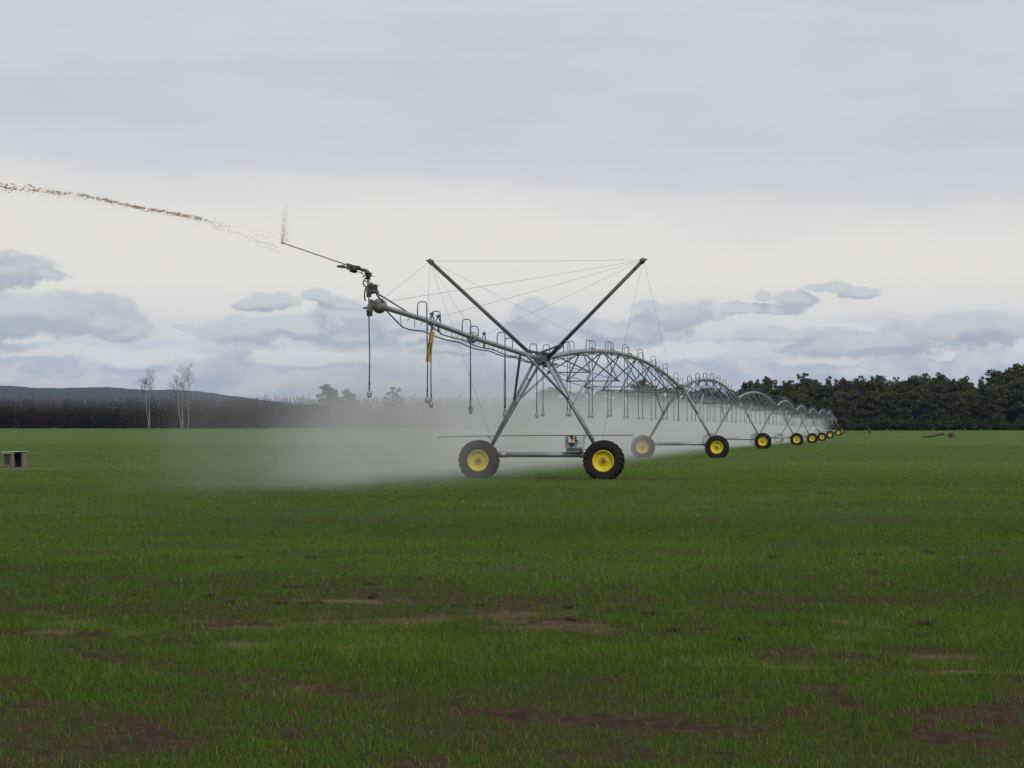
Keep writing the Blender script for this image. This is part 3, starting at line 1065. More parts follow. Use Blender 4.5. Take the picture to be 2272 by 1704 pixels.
for k in range(14):
    t = -16.8 + 1.18 * k
    c = MB(); c.tube([(.03, t, oz(t) - .05), (.03, t + .05, oz(t) - .25 + .09 * (k / 14))], .008, 5); c.build('line_clip', 'galv_dark', oh)
    c = MB(); c.tube([(.1, t + .3, oz(t) - .17), (.12, t + .42, oz(t) - .11)], .009, 5); c.build('line_clip', 'galv_dark', oh)
for t in (-13.9, -13.3, -8.3):
    c = MB()
    c.tube([(0, t - .25, oz(t) + .06), (0, t, oz(t) + .2), (0, t + .05, oz(t) + .24)], .016, 6)
    c.tube([(0, t + .25, oz(t) + .05), (0, t, oz(t) + .2)], .014, 6)
    c.bbox((0, t, oz(t) + .2), (.09, .05, .06), .008)
    c.tube([(0, t, oz(t) - .05), (0, t + .05, oz(t) - .17)], .022, 6)
    c.build('cable_anchor', 'mast', oh)

# ---- yellow strip hanging from the overhang
YB = 41.7
top = W(959, 736, YB); bot = W(949, 803, YB)
strip = thing('hanging_strip', 'narrow yellow strip with black markings hanging from the end pipe', 'warning strip', tuple(bot))
ax = (top - bot); L = ax.length; axn = ax.normalized(); sd = Vector((axn.z, 0, -axn.x))
rot = Matrix((sd, axn.cross(sd) * -1, axn)).transposed().to_3x3()
s_ = MB()
nseg = 8
vs = []
for i in range(nseg + 1):
    c0 = axn * (L * i / nseg) + Vector((0, .012 * math.sin(i * .9), 0))
    for x_, y_ in ((-.056, -.004), (.056, -.004), (.056, .004), (-.056, .004)):
        vs.append(c0 + sd * x_ + Vector((0, y_, 0)))
fs = [(0, 3, 2, 1), (nseg * 4, nseg * 4 + 1, nseg * 4 + 2, nseg * 4 + 3)]
for i in range(nseg):
    for k in range(4):
        j = (k + 1) % 4
        fs.append((i * 4 + k, i * 4 + j, (i + 1) * 4 + j, (i + 1) * 4 + k))
s_.add(vs, fs); s_.build('sheet', 'banner', strip)
mk = MB()
for (x_, a, b, w_) in ((-.035, .83, .91, .035), (-.03, .70, .8, .02), (.03, .28, .72, .014), (-.022, .45, .66, .016), (.034, .3, .42, .022), (0, .075, .10, .02), (-.035, .57, .62, .03)):
    n_ = 6
    for q in range(n_):
        f0, f1 = a + (b - a) * q / n_, a + (b - a) * (q + .82) / n_
        cc = axn * (L * (f0 + f1) / 2) + sd * x_ + Vector((0, -.02, 0))
        mk.box(cc, (w_, .006, L * (f1 - f0)), rot)
mk.build('marking', 'mark', strip)
for x_ in (-.04, .0, .045):
    hk = MB(); hk.tube([axn * (L - .02) + sd * x_, axn * (L + .2) + sd * (x_ * .8 + .0)], .006, 5)
    hk.build('hanger', 'galv_dark', strip)

# ---- end gun
YG = 37.3
gb = W(822, 655, YG)
gun = thing('end_gun', 'dark big sprinkler gun mounted on the tip of the end pipe', 'sprinkler gun', tuple(gb))


def G(zx, zy, dy=0.):
    return W(740 + .05425 * zx, 570 + .05425 * zy, YG + dy) - gb


g = MB()
g.tube([G(1450, 1640), G(1440, 1420), G(1430, 1100), G(1420, 880)], [.055, .045, .034, .03], 14)
g.build('riser', 'castgrey', gun)
g = MB()
a = G(1420, 900); b = G(1420, 680)
g.lathe(a, b - a, [(-.01, 0), (-.01, .035), (.0, .045), (.04, .048), (.05, .03), (.055, .08), (.08, .085), (.085, .06), (.10, .06), (.104, .085), (.125, .085), (.13, .05), (.14, 0)], 20)
g.tube([G(1150, 830), G(1290, 825)], .006, 5); g.tube([G(1560, 795), G(1700, 795)], .006, 5)
g.build('swivel', 'blackp', gun)
g = MB()
g.tube([G(1420, 700), G(1400, 620), G(1340, 570), G(1200, 530), G(1000, 470), G(800, 420), G(620, 345)], [.042, .042, .04, .034, .03, .027, .018], 14)
g.tube([G(720, 370), G(600, 325)], [.036, .03], 12)
g.build('barrel', 'mast', gun)
g = MB()
g.bbox(G(300, 375), (.17, .05, .04), .008, Matrix.Rotation(R(-4), 3, 'Y'))
g.tube([G(180, 410, -.04), G(450, 425, -.04), G(700, 440, -.04), G(880, 480, -.04)], [.016, .024, .022, .018], 8)
g.bbox(G(660, 350, -.03), (.15, .07, .06), .01, Matrix.Rotation(R(20), 3, 'Y'))
g.bbox(G(900, 400, -.03), (.2, .07, .05), .01, Matrix.Rotation(R(8), 3, 'Y'))
g.tube([G(560, 450, -.05), G(640, 510, -.05)], .025, 8)
g.build('drive_arm', 'green_dark', gun)
g = MB()
g.lathe(G(820, 500, -.05), (0, 1, 0), [(-.04, 0), (-.04, .075), (.1, .075), (.1, 0)], 14)
g.tube([G(700, 520, -.05), G(740, 610, -.05)], [.04, .025], 8)
g.tube([G(820, 560, -.05), G(900, 590, -.05)], .04, 8)
g.tube([G(860, 560, -.05), G(1000, 610, -.05), G(1180, 670, -.05), G(1215, 720, -.04), G(1235, 830, -.04)], .008, 6)
g.tube([G(940, 600, -.05), G(950, 680, -.05)], .01, 6)
g.tube([G(1140, 590), G(1160, 690)], .012, 6)
g.build('counterweight', 'blackp', gun)
g = MB()
g.lathe(G(1560, 1250, -.03), (0, -.5, 1), [(-.12, 0), (-.12, .07), (-.02, .085), (.03, .06), (.06, .07), (.08, .03), (.12, .01), (.12, 0)], 16)
g.bbox(G(1640, 1180, -.06), (.13, .1, .06), .012); g.bbox(G(1700, 1260, -.04), (.1, .1, .08), .012)
g.bbox(G(1560, 1400, -.03), (.22, .12, .075), .012); g.bbox(G(1730, 1430, -.03), (.07, .08, .06), .01)
g.bbox(G(1440, 1400, -.02), (.09, .12, .12), .01)
g.tube([G(1640, 1170, -.06), G(1790, 1150, -.06), G(1860, 1170, -.06)], [.02, .012, .005], 6)
g.tube([G(1580, 1140, -.06), G(1585, 1070, -.06)], .008, 6)
g.build('valve', 'green_dark', gun)
g = MB()
g.tube([G(1330, 850), G(1250, 960), G(1205, 1080), G(1260, 1180), G(1330, 1240), G(1290, 1380), G(1265, 1550), G(1270, 1680), G(1310, 1800)], .015, 8)
g.tube([G(1260, 1000), G(1370, 985)], .01, 6)
g.tube([G(1330, 1230), G(1420, 1220)], .022, 8)
g.tube([G(1720, 1450, -.03), G(1790, 1580, -.03), G(1900, 1700, -.02), G(2050, 1850, .2)], .016, 8)
g.tube([G(1760, 1520, -.03), G(1880, 1540, .1), G(1960, 1640, .3)], .007, 6)
g.build('control_hose', 'hose', gun)


# ---- the brown jet
def build_jet():
    r = random.Random(5); mb = MB()
    YJ = 37.25
    # solid young jet
    a, b = W(772, 588.5, YJ), W(626, 538.5, YJ)
    mb.tube([a + (b - a) * k / 10 + Vector((0, 0, .003 * math.sin(k * 2.1))) for k in range(11)], [.015, .013, .014, .013, .014, .013, .013, .014, .013, .014, .012], 8)
    mb.lathe(b - (b - a).normalized() * .03, b - a, [(-.03, 0), (-.02, .022), (.02, .026), (.05, .016), (.06, 0)], 10)

    def drop(p, ln, rad, d):
        d = Vector(d).normalized()
        mb.tube([p - d * ln / 2, p - d * ln * .2, p + d * ln * .25, p + d * ln / 2], [rad * .3, rad, rad * .8, rad * .2], 6, True)

    curve = [(0, 415), (60, 419), (120, 427), (180, 434), (240, 446), (320, 463), (400, 477), (450, 487), (480, 497)]
    xs = [c_[0] for c_ in curve]; yv = [c_[1] for c_ in curve]
    # (clump centre, half width, weight)
    cl = [(-40, 35, 1), (15, 22, 1), (40, 20, .5), (70, 22, 1), (112, 14, .5), (130, 20, 1.1), (152, 12, .4), (178, 10, 1.1), (195, 14, 1.2), (218, 8, .8), (240, 14, 1.6), (262, 14, 1), (288, 12, 1.2), (310, 16, 1.6),
          (335, 12, 1), (352, 14, 1.6), (375, 12, 1.2), (395, 14, 1.5), (415, 12, 1.6), (437, 12, 1.7), (456, 8, .5), (466, 8, .35)]
    for cxp, hw, wt in cl:
        spread = 1.6 + max(0, (200 - cxp)) * .012
        for _ in range(int(11 * wt * hw / 10)):
            x = r.gauss(cxp, hw * .5)
            y = np.interp(x, xs, yv) if x > 0 else 415 + x * -.02
            slope = .22 if x > 280 else .12
            y += r.gauss(0, spread) + (-2 if r.random() < .3 else 0)
            sc = 1.05 if x < 170 else 1.
            p = W(x, y, YJ + r.gauss(0, .06))
            drop(p, r.uniform(.02, .11) * sc, r.uniform(.003, .0105) * sc, (-1, r.uniform(-.2, .2), slope + r.gauss(0, .35)))
        for _ in range(int(26 * wt * hw / 10)):
            x = r.gauss(cxp, hw * .75); y = np.interp(max(x, 0), xs, yv) + r.gauss(0, spread * 1.9)
            drop(W(x, y, YJ + r.gauss(0, .08)), r.uniform(.012, .035), r.uniform(.0018, .0042), (-1, 0, .2 + r.gauss(0, .5)))
    # fine drops beneath and around
    for _ in range(900):
        x = r.uniform(-60, 490); y = np.interp(max(x, 0), xs, yv) + abs(r.gauss(0, 9)) * r.choice((1, 1, 1, -.5))
        drop(W(x, y, YJ + r.gauss(0, .15)), r.uniform(.008, .018), r.uniform(.0018, .004), (-1, 0, r.uniform(-.4, .4)))
    # gap where the arm cut the jet
    for _ in range(260):
        x = r.uniform(470, 620); u = (x - 470) / 150
        y = 495 + 60 * u + r.gauss(0, 6) - (30 * u if r.random() < .35 else 0)
        drop(W(x, y, YJ + r.gauss(0, .1)), r.uniform(.01, .035), r.uniform(.002, .0055), (-1, 0, r.uniform(-1, .3)))
    # burst thrown up at the head of the jet
    for _ in range(700):
        h = abs(r.gauss(0, 34)); x = 626 + r.gauss(0, 1.0) + max(0, r.gauss(0, 9)) * (1 - min(h / 110, 1)) + .05 * h
        drop(W(x + r.gauss(0, 1.2 + h * .05), 537 - h, YJ + r.gauss(0, .05)), r.uniform(.006, .022), r.uniform(.0012, .0032), (r.uniform(-.4, .2), 0, 1))
    o = mb.build('water_jet', 'mud')
    tag(o, 'broken brown jet of muddy water shooting up from the end gun', 'water jet')


build_jet()


# ---- spray mist, drifting to the left of the line
def build_mist():
    m, nt, out = nmat('spray mist')
    tc = nt.nodes.new('ShaderNodeTexCoord')
    sp = nt.nodes.new('ShaderNodeSeparateXYZ'); lnk(nt, tc.outputs['Object'], sp.inputs[0])

    def mth(op, a, b=None, c=None, clamp=False):
        n = nt.nodes.new('ShaderNodeMath'); n.operation = op; n.use_clamp = clamp
        for i, q in enumerate((a, b, c)):
            if q is None: continue
            if isinstance(q, (int, float)): n.inputs[i].default_value = q
            else: lnk(nt, q, n.inputs[i])
        return n.outputs[0]

    def ss(x, a, b):
        n = nt.nodes.new('ShaderNodeMapRange'); n.interpolation_type = 'SMOOTHSTEP'
        lnk(nt, x, n.inputs[0]); n.inputs[1].default_value = a; n.inputs[2].default_value = b
        return n.outputs[0]

    x, y, z = sp.outputs
    nA = tnoise(nt, .30, 3, .55, tc.outputs['Object'])
    nB = mth('SUBTRACT', nA, .5)
    xe = mth('MULTIPLY_ADD', nB, 3.4, x)
    lat = mth('MULTIPLY', ss(xe, .9, -4.6), ss(xe, -8.8, -3.6))
    zz = mth('MULTIPLY_ADD', nB, 2.2, z)
    # the drifting spray climbs a little with the wind
    zz = mth('MULTIPLY_ADD', x, .05, zz)
    ver = ss(zz, 4.1, 1.2)
    endc = ss(mth('MULTIPLY_ADD', nB, 6, y), -19.0, -2)
    den = mth('MULTIPLY', mth('MULTIPLY', lat, ver), endc)
    den = mth('MULTIPLY', den, mth('MULTIPLY', ss(nA, .22, .75), 1.9))
    den = mth('MULTIPLY', den, MIST)
    p = nt.nodes.new('ShaderNodeVolumePrincipled')
    p.inputs['Color'].default_value = (.90, .895, .885, 1)
    p.inputs['Anisotropy'].default_value = .15
    lnk(nt, den, p.inputs['Density'])
    lnk(nt, p.outputs[0], out.inputs['Volume'])
    m.cycles.volume_step_rate = .075
    b = MB(); b.box((-5.2, 148, 1.95), (13.4, 334, 5.7))
    o = b.build('spray_mist', m)
    o.location = (.94, 55.6, 0); o.rotation_euler = (0, 0, -TH)
    tag(o, 'pale water mist drifting off the sprinklers along the irrigation line', 'mist', kind='stuff')


MIST = .098
build_mist()


# ================================================================== TREES
def leaf_cloud(r, centres, n_per, size, flat=.75):
    """many small leaf-clump quads round each centre -> verts, tints"""
    V = []; T = []
    for (c, rad, tint) in centres:
        n = int(n_per * (rad ** 1.3))
        d = r.normal(size=(n, 3)); d /= np.linalg.norm(d, axis=1)[:, None]
        p = c + d * (rad * (.35 + .65 * r.random((n, 1)) ** .5)) * np.array([1, 1, flat])
        a = r.normal(size=(n, 3)); a /= np.linalg.norm(a, axis=1)[:, None]
        b = np.cross(a, r.normal(size=(n, 3))); b /= np.linalg.norm(b, axis=1)[:, None]
        s = size * (.5 + .9 * r.random((n, 1)))
        q = np.stack([p - a * s - b * s * .6, p + a * s - b * s * .6, p + a * s * .7 + b * s * .6, p - a * s * .7 + b * s * .6], 1)
        V.append(q)
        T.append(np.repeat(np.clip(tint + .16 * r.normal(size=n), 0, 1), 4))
    V = np.concatenate(V).reshape(-1, 3); T = np.concatenate(T)
    return V, T


def quad_mesh(name, V, T, mat):
    n = len(V) // 4
    return np_mesh(name, V, np.arange(n * 4), np.arange(n) * 4, np.full(n, 4), mat, {'tint': T})


def tree_meshes(seed, H, spread, form):
    r = np.random.default_rng(seed)
    cs = []; limbs = MB()
    top = H
    trunk = [Vector((0, 0, -.4))]
    for k in range(1, 7):
        trunk.append(Vector((.25 * r.normal(), .25 * r.normal(), H * .86 * k / 6)))
    limbs.tube(trunk, [.32 * H / 14 * (1 - .13 * k) for k in range(7)], 7)
    n = {'round': 64, 'spire': 50, 'open': 46}[form]
    for i in range(n):
        f = (i + .5) / n
        if form == 'spire':
            z = H * (.15 + .80 * f); rr = spread * (1.12 - f) ** .8 * .9
        elif form == 'open':
            z = H * (.35 + .62 * f); rr = spread * (.35 + .75 * math.sin(math.pi * min(1, f * .85 + .1)))
        else:
            z = H * (.12 + .84 * f); rr = spread * math.sin(math.pi * (.18 + .74 * f)) ** .7
        a = r.random() * 2 * math.pi; q = rr * (.35 + .65 * r.random() ** .5)
        c = np.array([math.cos(a) * q, math.sin(a) * q, z + .4 * r.normal()])
        rad = (.75 + .75 * r.random()) * spread / 3.4 * (.8 if form == 'open' else 1) * (1 - .25 * f)
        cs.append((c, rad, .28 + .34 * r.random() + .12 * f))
        s = trunk[min(6, max(1, int(f * 6)))]
        m_ = (s + Vector(c)) / 2 + Vector((0, 0, .3))
        limbs.tube([s, m_, Vector(c)], [.09, .06, .02], 5, False)
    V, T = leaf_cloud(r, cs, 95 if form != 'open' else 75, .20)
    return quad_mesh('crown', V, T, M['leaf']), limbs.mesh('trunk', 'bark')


TP = [(tree_meshes(1, 15, 3.6, 'round'), 15), (tree_meshes(2, 15, 3.2, 'round'), 15), (tree_meshes(3, 16, 3.9, 'round'), 16),
      (tree_meshes(4, 16, 2.6, 'spire'), 16), (tree_meshes(5, 16, 2.9, 'open'), 16), (tree_meshes(6, 14, 4.2, 'round'), 14), (tree_meshes(7, 15.5, 2.7, 'open'), 15.5)]


def tree(px, ytop, Y, kind, label=None, group=None, wid=1.):
    (cm, tm), H = TP[kind]
    X = (px - CX) * Y / F
    zb = float(zt(X, Y))
    ht = EYE + (HY - ytop) * Y / F - zb
    s = ht / H
    o = thing('forest_tree', label or 'dark leafy tree standing in the dense forest edge behind the field', 'tree', (X, Y, zb), random.uniform(0, 6.28), group or 'trees of the forest behind the field')
    o.scale = (s * wid, s * wid, s)
    place('crown', cm, o); place('trunk', tm, o)
    return o


SKY = [(1625, 862), (1660, 843), (1685, 840), (1702, 832), (1730, 846), (1750, 842), (1779, 826), (1800, 845), (1825, 848), (1845, 833), (1870, 835), (1907, 832), (1925, 842), (1942, 831), (1962, 848), (1985, 835), (2027, 831),
       (2056, 826), (2090, 829), (2115, 838), (2136, 837), (2161, 846), (2184, 834), (2222, 819), (2266, 803), (2310, 800), (2400, 800)]
skx = [a for a, _ in SKY]; sky_ = [b for _, b in SKY]
special = {1702: (3, 'thin pointed tree rising above the left end of the near forest', .8), 1779: (4, 'tree with a small rounded head standing above the forest behind the distant spans', .9),
           2056: (4, 'tree with a small domed head poking above the middle of the forest edge', .8), 2090: (0, 'tree with a broad low dome beside the domed tree of the forest edge', .8),
           2222: (5, 'broad sloping tree rising beside the tallest tree of the forest', 1.1), 2266: (2, 'tallest tree of the forest, at the right edge of the photo', 1.2), 1942: (4, 'loose open crowned tree above the forest with sky showing through', .9)}
for x, y in SKY:
    if x in special:
        k, lb, wd = special[x]
        tree(x, y, 512 + random.uniform(0, 8), k, lb, wid=wd)
    elif x not in (1730, 1800, 1825, 1962, 2161):
        tree(x, y, 512 + random.uniform(0, 10), random.choice((3, 4, 6, 1, 0)), wid=.9)
px = 1645
while px < 2470:                                           # front of the forest
    for row, (Y, lift) in enumerate(((503, 22), (517, 9), (529, 5))):
        y = np.interp(px, skx, sky_)
        tree(px + random.uniform(-9, 9) + row * 8, y + lift + random.uniform(0, 22 if row == 0 else 8), Y + random.uniform(-3, 3), random.choice((0, 1, 2, 5, 0, 2)), wid=random.uniform(1., 1.3))
    px += random.uniform(22, 30)
px = 660
while px < 1660:                                           # the farther wood behind the mist
    y = 862 if px > 1200 else 871
    if abs(px - 1430) < 14: y = 846
    if abs(px - 735) < 14: y = 857
    if abs(px - 785) < 14: y = 862
    if abs(px - 885) < 20: y = 862
    if px > 1205 or min(abs(px - k) for k in (735, 785, 885)) < 13:
        tree(px, y + random.uniform(-4, 7), 612 + random.uniform(0, 10), random.choice((0, 1, 2, 4, 5)), 'mid sized tree of the farther wood, half hidden by the mist', 'trees of the farther wood', random.uniform(1.1, 1.4))
    px += random.uniform(20, 30)


# bushes along the foot of the forest
def bush_mesh(seed):
    r = np.random.default_rng(seed)
    cs = [(np.array([r.normal() * 1.1, r.normal() * .7, .5 + abs(r.normal()) * .9]), .6 + .5 * r.random(), .25 + .5 * r.random()) for _ in range(14)]
    V, T = leaf_cloud(r, cs, 70, .17)
    V[:, 2] = np.maximum(V[:, 2], -.1)
    return quad_mesh('foliage', V, T, M['bushleaf'])


BM_ = [bush_mesh(i) for i in (1, 2, 3)]
px = 1640
while px < 2420:
    Y = 496 + random.uniform(-2, 3); X = (px - CX) * Y / F
    o = thing('bush', 'low olive green bush along the foot of the forest', 'bush', (X, Y, float(zt(X, Y))), random.uniform(0, 6.28), 'bushes along the forest edge')
    s = random.uniform(.9, 1.7); o.scale = (s * 1.2, s * 1.2, s)
    place('foliage', random.choice(BM_), o)
    px += random.uniform(14, 30)


# the plantation at the left: one dense mass of young conifers
def plantation():
    r = np.random.default_rng(77)
    V = []; T = []
    for row, Y in enumerate((598, 602, 607)):
        x = -190.
        while x < 30:
            px_ = CX + F * x / Y
            H = (11.0 + .8 * vnoise(np.array(x * .05), np.array(0.), 3) + r.normal() * .55) * (1 + .05 * (px_ > 500)) * (.80 + .05 * row)
            zb = float(zt(x, Y)); tint = .25 + .35 * r.random() + .1 * math.sin(x * .11)
            n = 430
            f = r.random(n) ** .85
            a = r.random(n) * 2 * np.pi
            rad = (1.45 * (1.02 - f) ** .55) * (.35 + .65 * r.random(n))
            p = np.stack([x + np.cos(a) * rad, Y + np.sin(a) * rad, zb + H * (.02 + .98 * f)], -1)
            d = np.stack([np.cos(a), np.sin(a), -.5 + 1.1 * r.random(n)], -1); s = (.30 * (1.25 - f))[:, None] * r.uniform(.6, 1.3, (n, 1))
            b = np.stack([-np.sin(a), np.cos(a), .4 * r.normal(size=n)], -1)
            q = np.stack([p - d * s - b * s * .5, p + d * s - b * s * .3, p + d * s + b * s * .3, p - d * s + b * s * .5], 1)
            V.append(q.reshape(-1, 3)); T.append(np.repeat(np.clip(tint + .18 * r.normal(size=n) + .2 * (f - .5), 0, 1), 4))
            # leader
            tp = np.array([[x - .05, Y, zb + H * .9], [x + .05, Y, zb + H * .9], [x + .02, Y, zb + H * 1.03], [x - .02, Y, zb + H * 1.03]])
            V.append(tp); T.append(np.full(4, .6))
            x += r.uniform(.7, 1.15)
    o = place('plantation', quad_mesh('plantation', np.concatenate(V), np.concatenate(T), M['needle']))
    tag(o, 'dense brown plantation of young conifers with spiky tops beyond the field', 'plantation', kind='stuff')


plantation()


# bare trees
def bare_tree(px, ytop, Y, seed, label, trunks, spread):
    r = random.Random(seed)
    X = (px - CX) * Y / F; zb = float(zt(X, Y))
    H = EYE + (HY - ytop) * Y / F - zb
    root = thing('bare_tree', label, 'tree', (X, Y, zb), 0, 'bare trees in front of the plantation')
    tm = MB(); cm = MB()
    for (x0, lean, hh, forkz) in trunks:
        h = H * hh
        pts = [Vector((x0 + lean * k / 8 + .12 * math.sin(k * 1.7 + x0), .3 * math.sin(k), -.3 + (h + .3) * k / 8)) for k in range(9)]
        tm.tube(pts, [.17 * (1 - .1 * k) for k in range(9)], 7)

        def branch(p, d, ln, rad, depth):
            e = p + d * ln; m_ = p + d * ln * .5 + Vector((r.gauss(0, .08), r.gauss(0, .08), .06)) * ln * .6
            cm.tube([p, m_, e], [rad, rad * .8, rad * .55], 4, False)
            if depth > 0:
                for _ in range(r.choice((2, 2, 3))):
                    nd = (d + Vector((r.gauss(0, .55), r.gauss(0, .55), r.gauss(.25, .35)))).normalized()
                    branch(p + d * ln * r.uniform(.45, 1), nd, ln * r.uniform(.5, .75), rad * .6, depth - 1)
        nb = 22
        for i in range(nb):
            f = forkz + (1 - forkz) * (i + .5) / nb
            k = f * 8; i0 = int(min(7, k)); p = pts[i0].lerp(pts[i0 + 1], k - i0)
            a = r.uniform(0, 6.28)
            d = Vector((math.cos(a) * .8, math.sin(a) * .8, .75)).normalized()
            branch(p, d, spread * (1.15 - f) * r.uniform(1.2, 2.2) + .4, .045, 3)
    tm.build('trunk', 'palebark', root); cm.build('crown', 'twig', root)


bare_tree(331, 824, 575, 4, 'slim bare tree with one pale trunk standing alone before the brown plantation', [(0, 0.3, 1, .58), (-.2, -1.3, .84, .7)], 2.5)
bare_tree(405, 820, 573, 9, 'bare tree with leaning forked trunks beside the tallest bare tree', [(0, -.2, 1., .5), (-.4, -1.6, .8, .55)], 2.7)
bare_tree(417, 812, 578, 12, 'tallest bare tree with one straight pale trunk and short side twigs', [(0, .5, 1, .55)], 2.0)


# hills
def hills():
    prof = [(-900, 870), (-400, 850), (-150, 856), (0, 857.5), (60, 859), (110, 862), (160, 863.5), (210, 862.5), (250, 861.5), (300, 865.5), (370, 867), (420, 868), (470, 873), (500, 878), (540, 883), (620, 893), (720, 905), (900, 925), (1100, 940), (1300, 945)]
    Y0 = 4200.
    nx, ny = 260, 30
    xs = np.linspace(-900, 1300, nx)
    ridge = EYE + (HY - np.interp(xs, [a for a, _ in prof], [b for _, b in prof])) * Y0 / F
    XX = np.repeat(((xs - CX) * Y0 / F)[None, :], ny, 0)
    d = np.linspace(-1, 1, ny)
    YY = Y0 + d[:, None] * 900 + 0 * XX
    prof2 = np.cos(d * math.pi / 2) ** 1.3
    ZZ = np.maximum(ridge[None, :], 0) * prof2[:, None] + 5 * (fbm(XX * .02, YY * .02, 61, 4) - .5) * prof2[:, None] * 2 + 1 - 3 * (prof2[:, None] < .02)
    idx = np.arange(nx * ny).reshape(ny, nx)
    q = np.stack([idx[:-1, :-1], idx[:-1, 1:], idx[1:, 1:], idx[1:, :-1]], -1).reshape(-1, 4)
    mt = simple('wooded hillside', (.012, .018, .014), (.030, .038, .026), .02, .95, detail=8)
    me = np_mesh('hills', np.stack([XX, YY, ZZ], -1).reshape(-1, 3), q.ravel(), np.arange(len(q)) * 4, np.full(len(q), 4), mt, None, True)
    tag(place('hills', me), 'long low wooded hills on the horizon, blue with distance', 'hills', kind='structure')


hills()


# ================================================================== SMALL THINGS
def shelter():
    Y = 71.9; p = W(33, 1036, Y)
    z = float(gz(p.x, p.y))
    root = thing('field_shelter', 'small pale roofed box shelter with a dark open front on red soil', 'shelter', (p.x, p.y, z), R(52))
    a, b, h = .62, .72, .58        # sides: left face (a), right face (b)
    w = MB()
    w.box((b / 2 - .13, -a / 2 + .02, h / 2), (.26, .04, h))
    w.box((-b / 2 + .05, -a / 2 + .02, h / 2), (.10, .04, h))
    w.box((b / 2 - .02, .02, h / 2), (.04, a - .1, h))
    w.box((-b / 2 + .02, -a / 2 + .09, h / 2), (.04, .10, h)); w.box((-b / 2 + .02, a / 2 - .06, h / 2), (.04, .05, h)); w.box((-b / 2 + .02, 0.02, .06), (.04, a - .23, .12))
    w.build('wall', 'greywood', root)
    w = MB(); w.box((0, a / 2 - .02, h / 2), (b - .09, .04, h - .01)); w.build('back_panel', 'charcoal', root)  # back wall coloured charcoal to paint in the shade inside
    w = MB(); w.box((-b / 2 + .035, .02, .33), (.02, a - .22, .42)); w.build('side_panel', 'charcoal', root)
    w = MB(); w.lathe((-.02, .08, .0), (0, 0, 1), [(0, .08), (.3, .085), (.36, .05), (.36, 0)], 12); w.box((.06, .1, .15), (.1, .1, .3)); w.build('pump_unit', 'charcoal', root)
    w = MB(); w.bbox((.02, -.02, h + .025), (b + .07, a + .07, .035), .008); w.box((-b / 2 - .02, -.02, h - .02), (.02, a + .05, .075)); w.build('roof', 'cream', root)


shelter()


def logs():
    r = random.Random(2)
    Y = 300.
    zb = float(zt(71, Y))
    a = W(2046, 971, Y); b = W(2094, 960, Y)
    o = MB()
    pts = [a.lerp(b, k / 7) + Vector((0, r.gauss(0, .05), r.gauss(0, .03))) for k in range(8)]
    for q in pts: q.z = max(q.z, zb + .12)
    o.tube(pts, [.07, .14, .2, .24, .27, .29, .33, .36], 12)
    o.tube([pts[4], pts[4] + Vector((.3, -.1, .5))], [.1, .04], 6)
    o.tube([pts[2], pts[2] + Vector((-.9, -.2, .05)), pts[2] + Vector((-2.0, -.2, -.1))], [.06, .05, .02], 6)
    tag(o.build('fallen_log', 'deadwood'), 'brown fallen log raised at its thick end out in the green field', 'log')
    o = MB(); c = W(2110, 968, Y)
    for k in range(26):
        d = Vector((r.gauss(0, .8), r.gauss(0, .5), abs(r.gauss(0, .7)))).normalized()
        o.tube([c, c + d * .4, c + d * r.uniform(.55, .95) + Vector((0, 0, r.gauss(0, .08)))], [.22, .13, .03], 6)
    tag(o.build('tree_stump', 'deadwood'), 'torn up brown stump with upright roots beside the fallen log', 'stump')
    o = MB()
    pts = [W(2118, 969.5, Y), W(2128, 970, Y), W(2137, 966, Y)]
    o.tube(pts, [.09, .08, .04], 7); o.tube([pts[1], W(2133, 969.5, Y) + Vector((0, -.3, .1)), W(2140, 970, Y) + Vector((0, -.5, 0))], [.06, .05, .02], 6)
    tag(o.build('fallen_branch', 'deadwood'), 'thin broken branch lying beyond the torn up stump', 'branch')


logs()


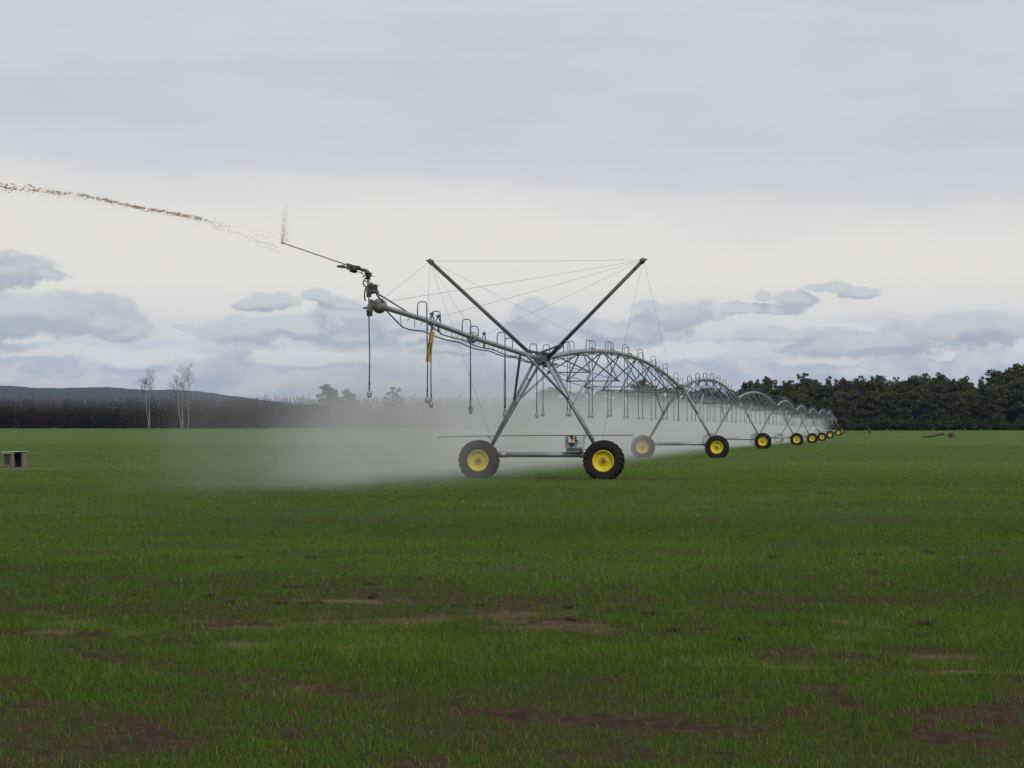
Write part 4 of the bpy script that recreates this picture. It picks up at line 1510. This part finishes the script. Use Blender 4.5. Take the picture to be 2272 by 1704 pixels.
def person():
    Y = 430.; X = (1929 - CX) * Y / F; zb = float(zt(X, Y))
    me = bpy.data.meshes.new('person')
    J = [((0, 0, .95), .15), ((0, 0, 1.12), .14), ((0, .01, 1.32), .17), ((0, 0, 1.44), .075), ((0, -.01, 1.52), .06), ((0, -.02, 1.60), .095), ((0, -.01, 1.68), .09),
         ((.19, 0, 1.38), .07), ((.24, .02, 1.12), .052), ((.2, -.08, .9), .042), ((.19, -.11, .82), .038),
         ((-.19, 0, 1.38), .07), ((-.25, .02, 1.12), .052), ((-.23, -.05, .88), .042), ((-.22, -.08, .79), .038),
         ((.10, 0, .86), .1), ((.11, -.02, .48), .07), ((.12, .02, .08), .05), ((.12, -.12, .04), .042),
         ((-.10, 0, .86), .1), ((-.11, -.01, .48), .07), ((-.10, .03, .08), .05), ((-.12, -.10, .04), .042)]
    E = [(0, 1), (1, 2), (2, 3), (3, 4), (4, 5), (5, 6), (2, 7), (7, 8), (8, 9), (9, 10), (2, 11), (11, 12), (12, 13), (13, 14), (0, 15), (15, 16), (16, 17), (17, 18), (0, 19), (19, 20), (20, 21), (21, 22)]
    me.from_pydata([j[0] for j in J], E, []); me.update()
    o = bpy.data.objects.new('person', me); COL.objects.link(o)
    sk = o.modifiers.new('skin', 'SKIN'); sk.use_smooth_shade = True
    for i, (c_, rr) in enumerate(J):
        me.skin_vertices[0].data[i].radius = (rr, rr * (.72 if i in (0, 1, 2) else 1))
    me.skin_vertices[0].data[0].use_root = True
    sb = o.modifiers.new('sub', 'SUBSURF'); sb.levels = 2; sb.render_levels = 2
    m, nt, out = nmat('dark work clothes and skin')
    tc = nt.nodes.new('ShaderNodeTexCoord'); sp = nt.nodes.new('ShaderNodeSeparateXYZ'); lnk(nt, tc.outputs['Object'], sp.inputs[0])
    mr = nt.nodes.new('ShaderNodeMath'); mr.operation = 'DIVIDE'; mr.inputs[1].default_value = 2.; lnk(nt, sp.outputs[2], mr.inputs[0])
    c = ramp(nt, mr.outputs[0], [(.0, (.02, .018, .016)), (.05, (.012, .013, .018)), (.46, (.014, .015, .02)), (.47, (.03, .033, .04)), (.72, (.06, .065, .07)), (.745, (.3, .18, .13)), (.83, (.28, .17, .12))])
    pr = nt.nodes.new('ShaderNodeBsdfPrincipled'); lnk(nt, c, pr.inputs['Base Color']); pr.inputs['Roughness'].default_value = .85
    lnk(nt, pr.outputs[0], out.inputs[0]); me.materials.append(m)
    o.location = (X, Y, zb); o.rotation_euler = (0, 0, R(25))
    tag(o, 'person in dark clothes standing alone far out in the green field', 'person')
    h = MB(); h.lathe((0, -.01, 1.62), (0, .15, 1), [(.0, .098), (.05, .104), (.1, .09), (.13, .05), (.14, 0)], 14)
    h.build('hair', 'charcoal', o)


person()


# ---- the air between here and the hills
def haze():
    m, nt, out = nmat('air')
    p = nt.nodes.new('ShaderNodeVolumePrincipled')
    p.inputs['Color'].default_value = (.36, .58, 1, 1); p.inputs['Density'].default_value = HAZE; p.inputs['Anisotropy'].default_value = .2
    lnk(nt, p.outputs[0], out.inputs['Volume'])
    b = MB(); b.box((0, 2950, 65), (13000, 8200, 140))
    o = b.build('haze', m)
    tag(o, 'thin bluish air over the whole field', 'haze', kind='stuff')


HAZE = .000048
haze()
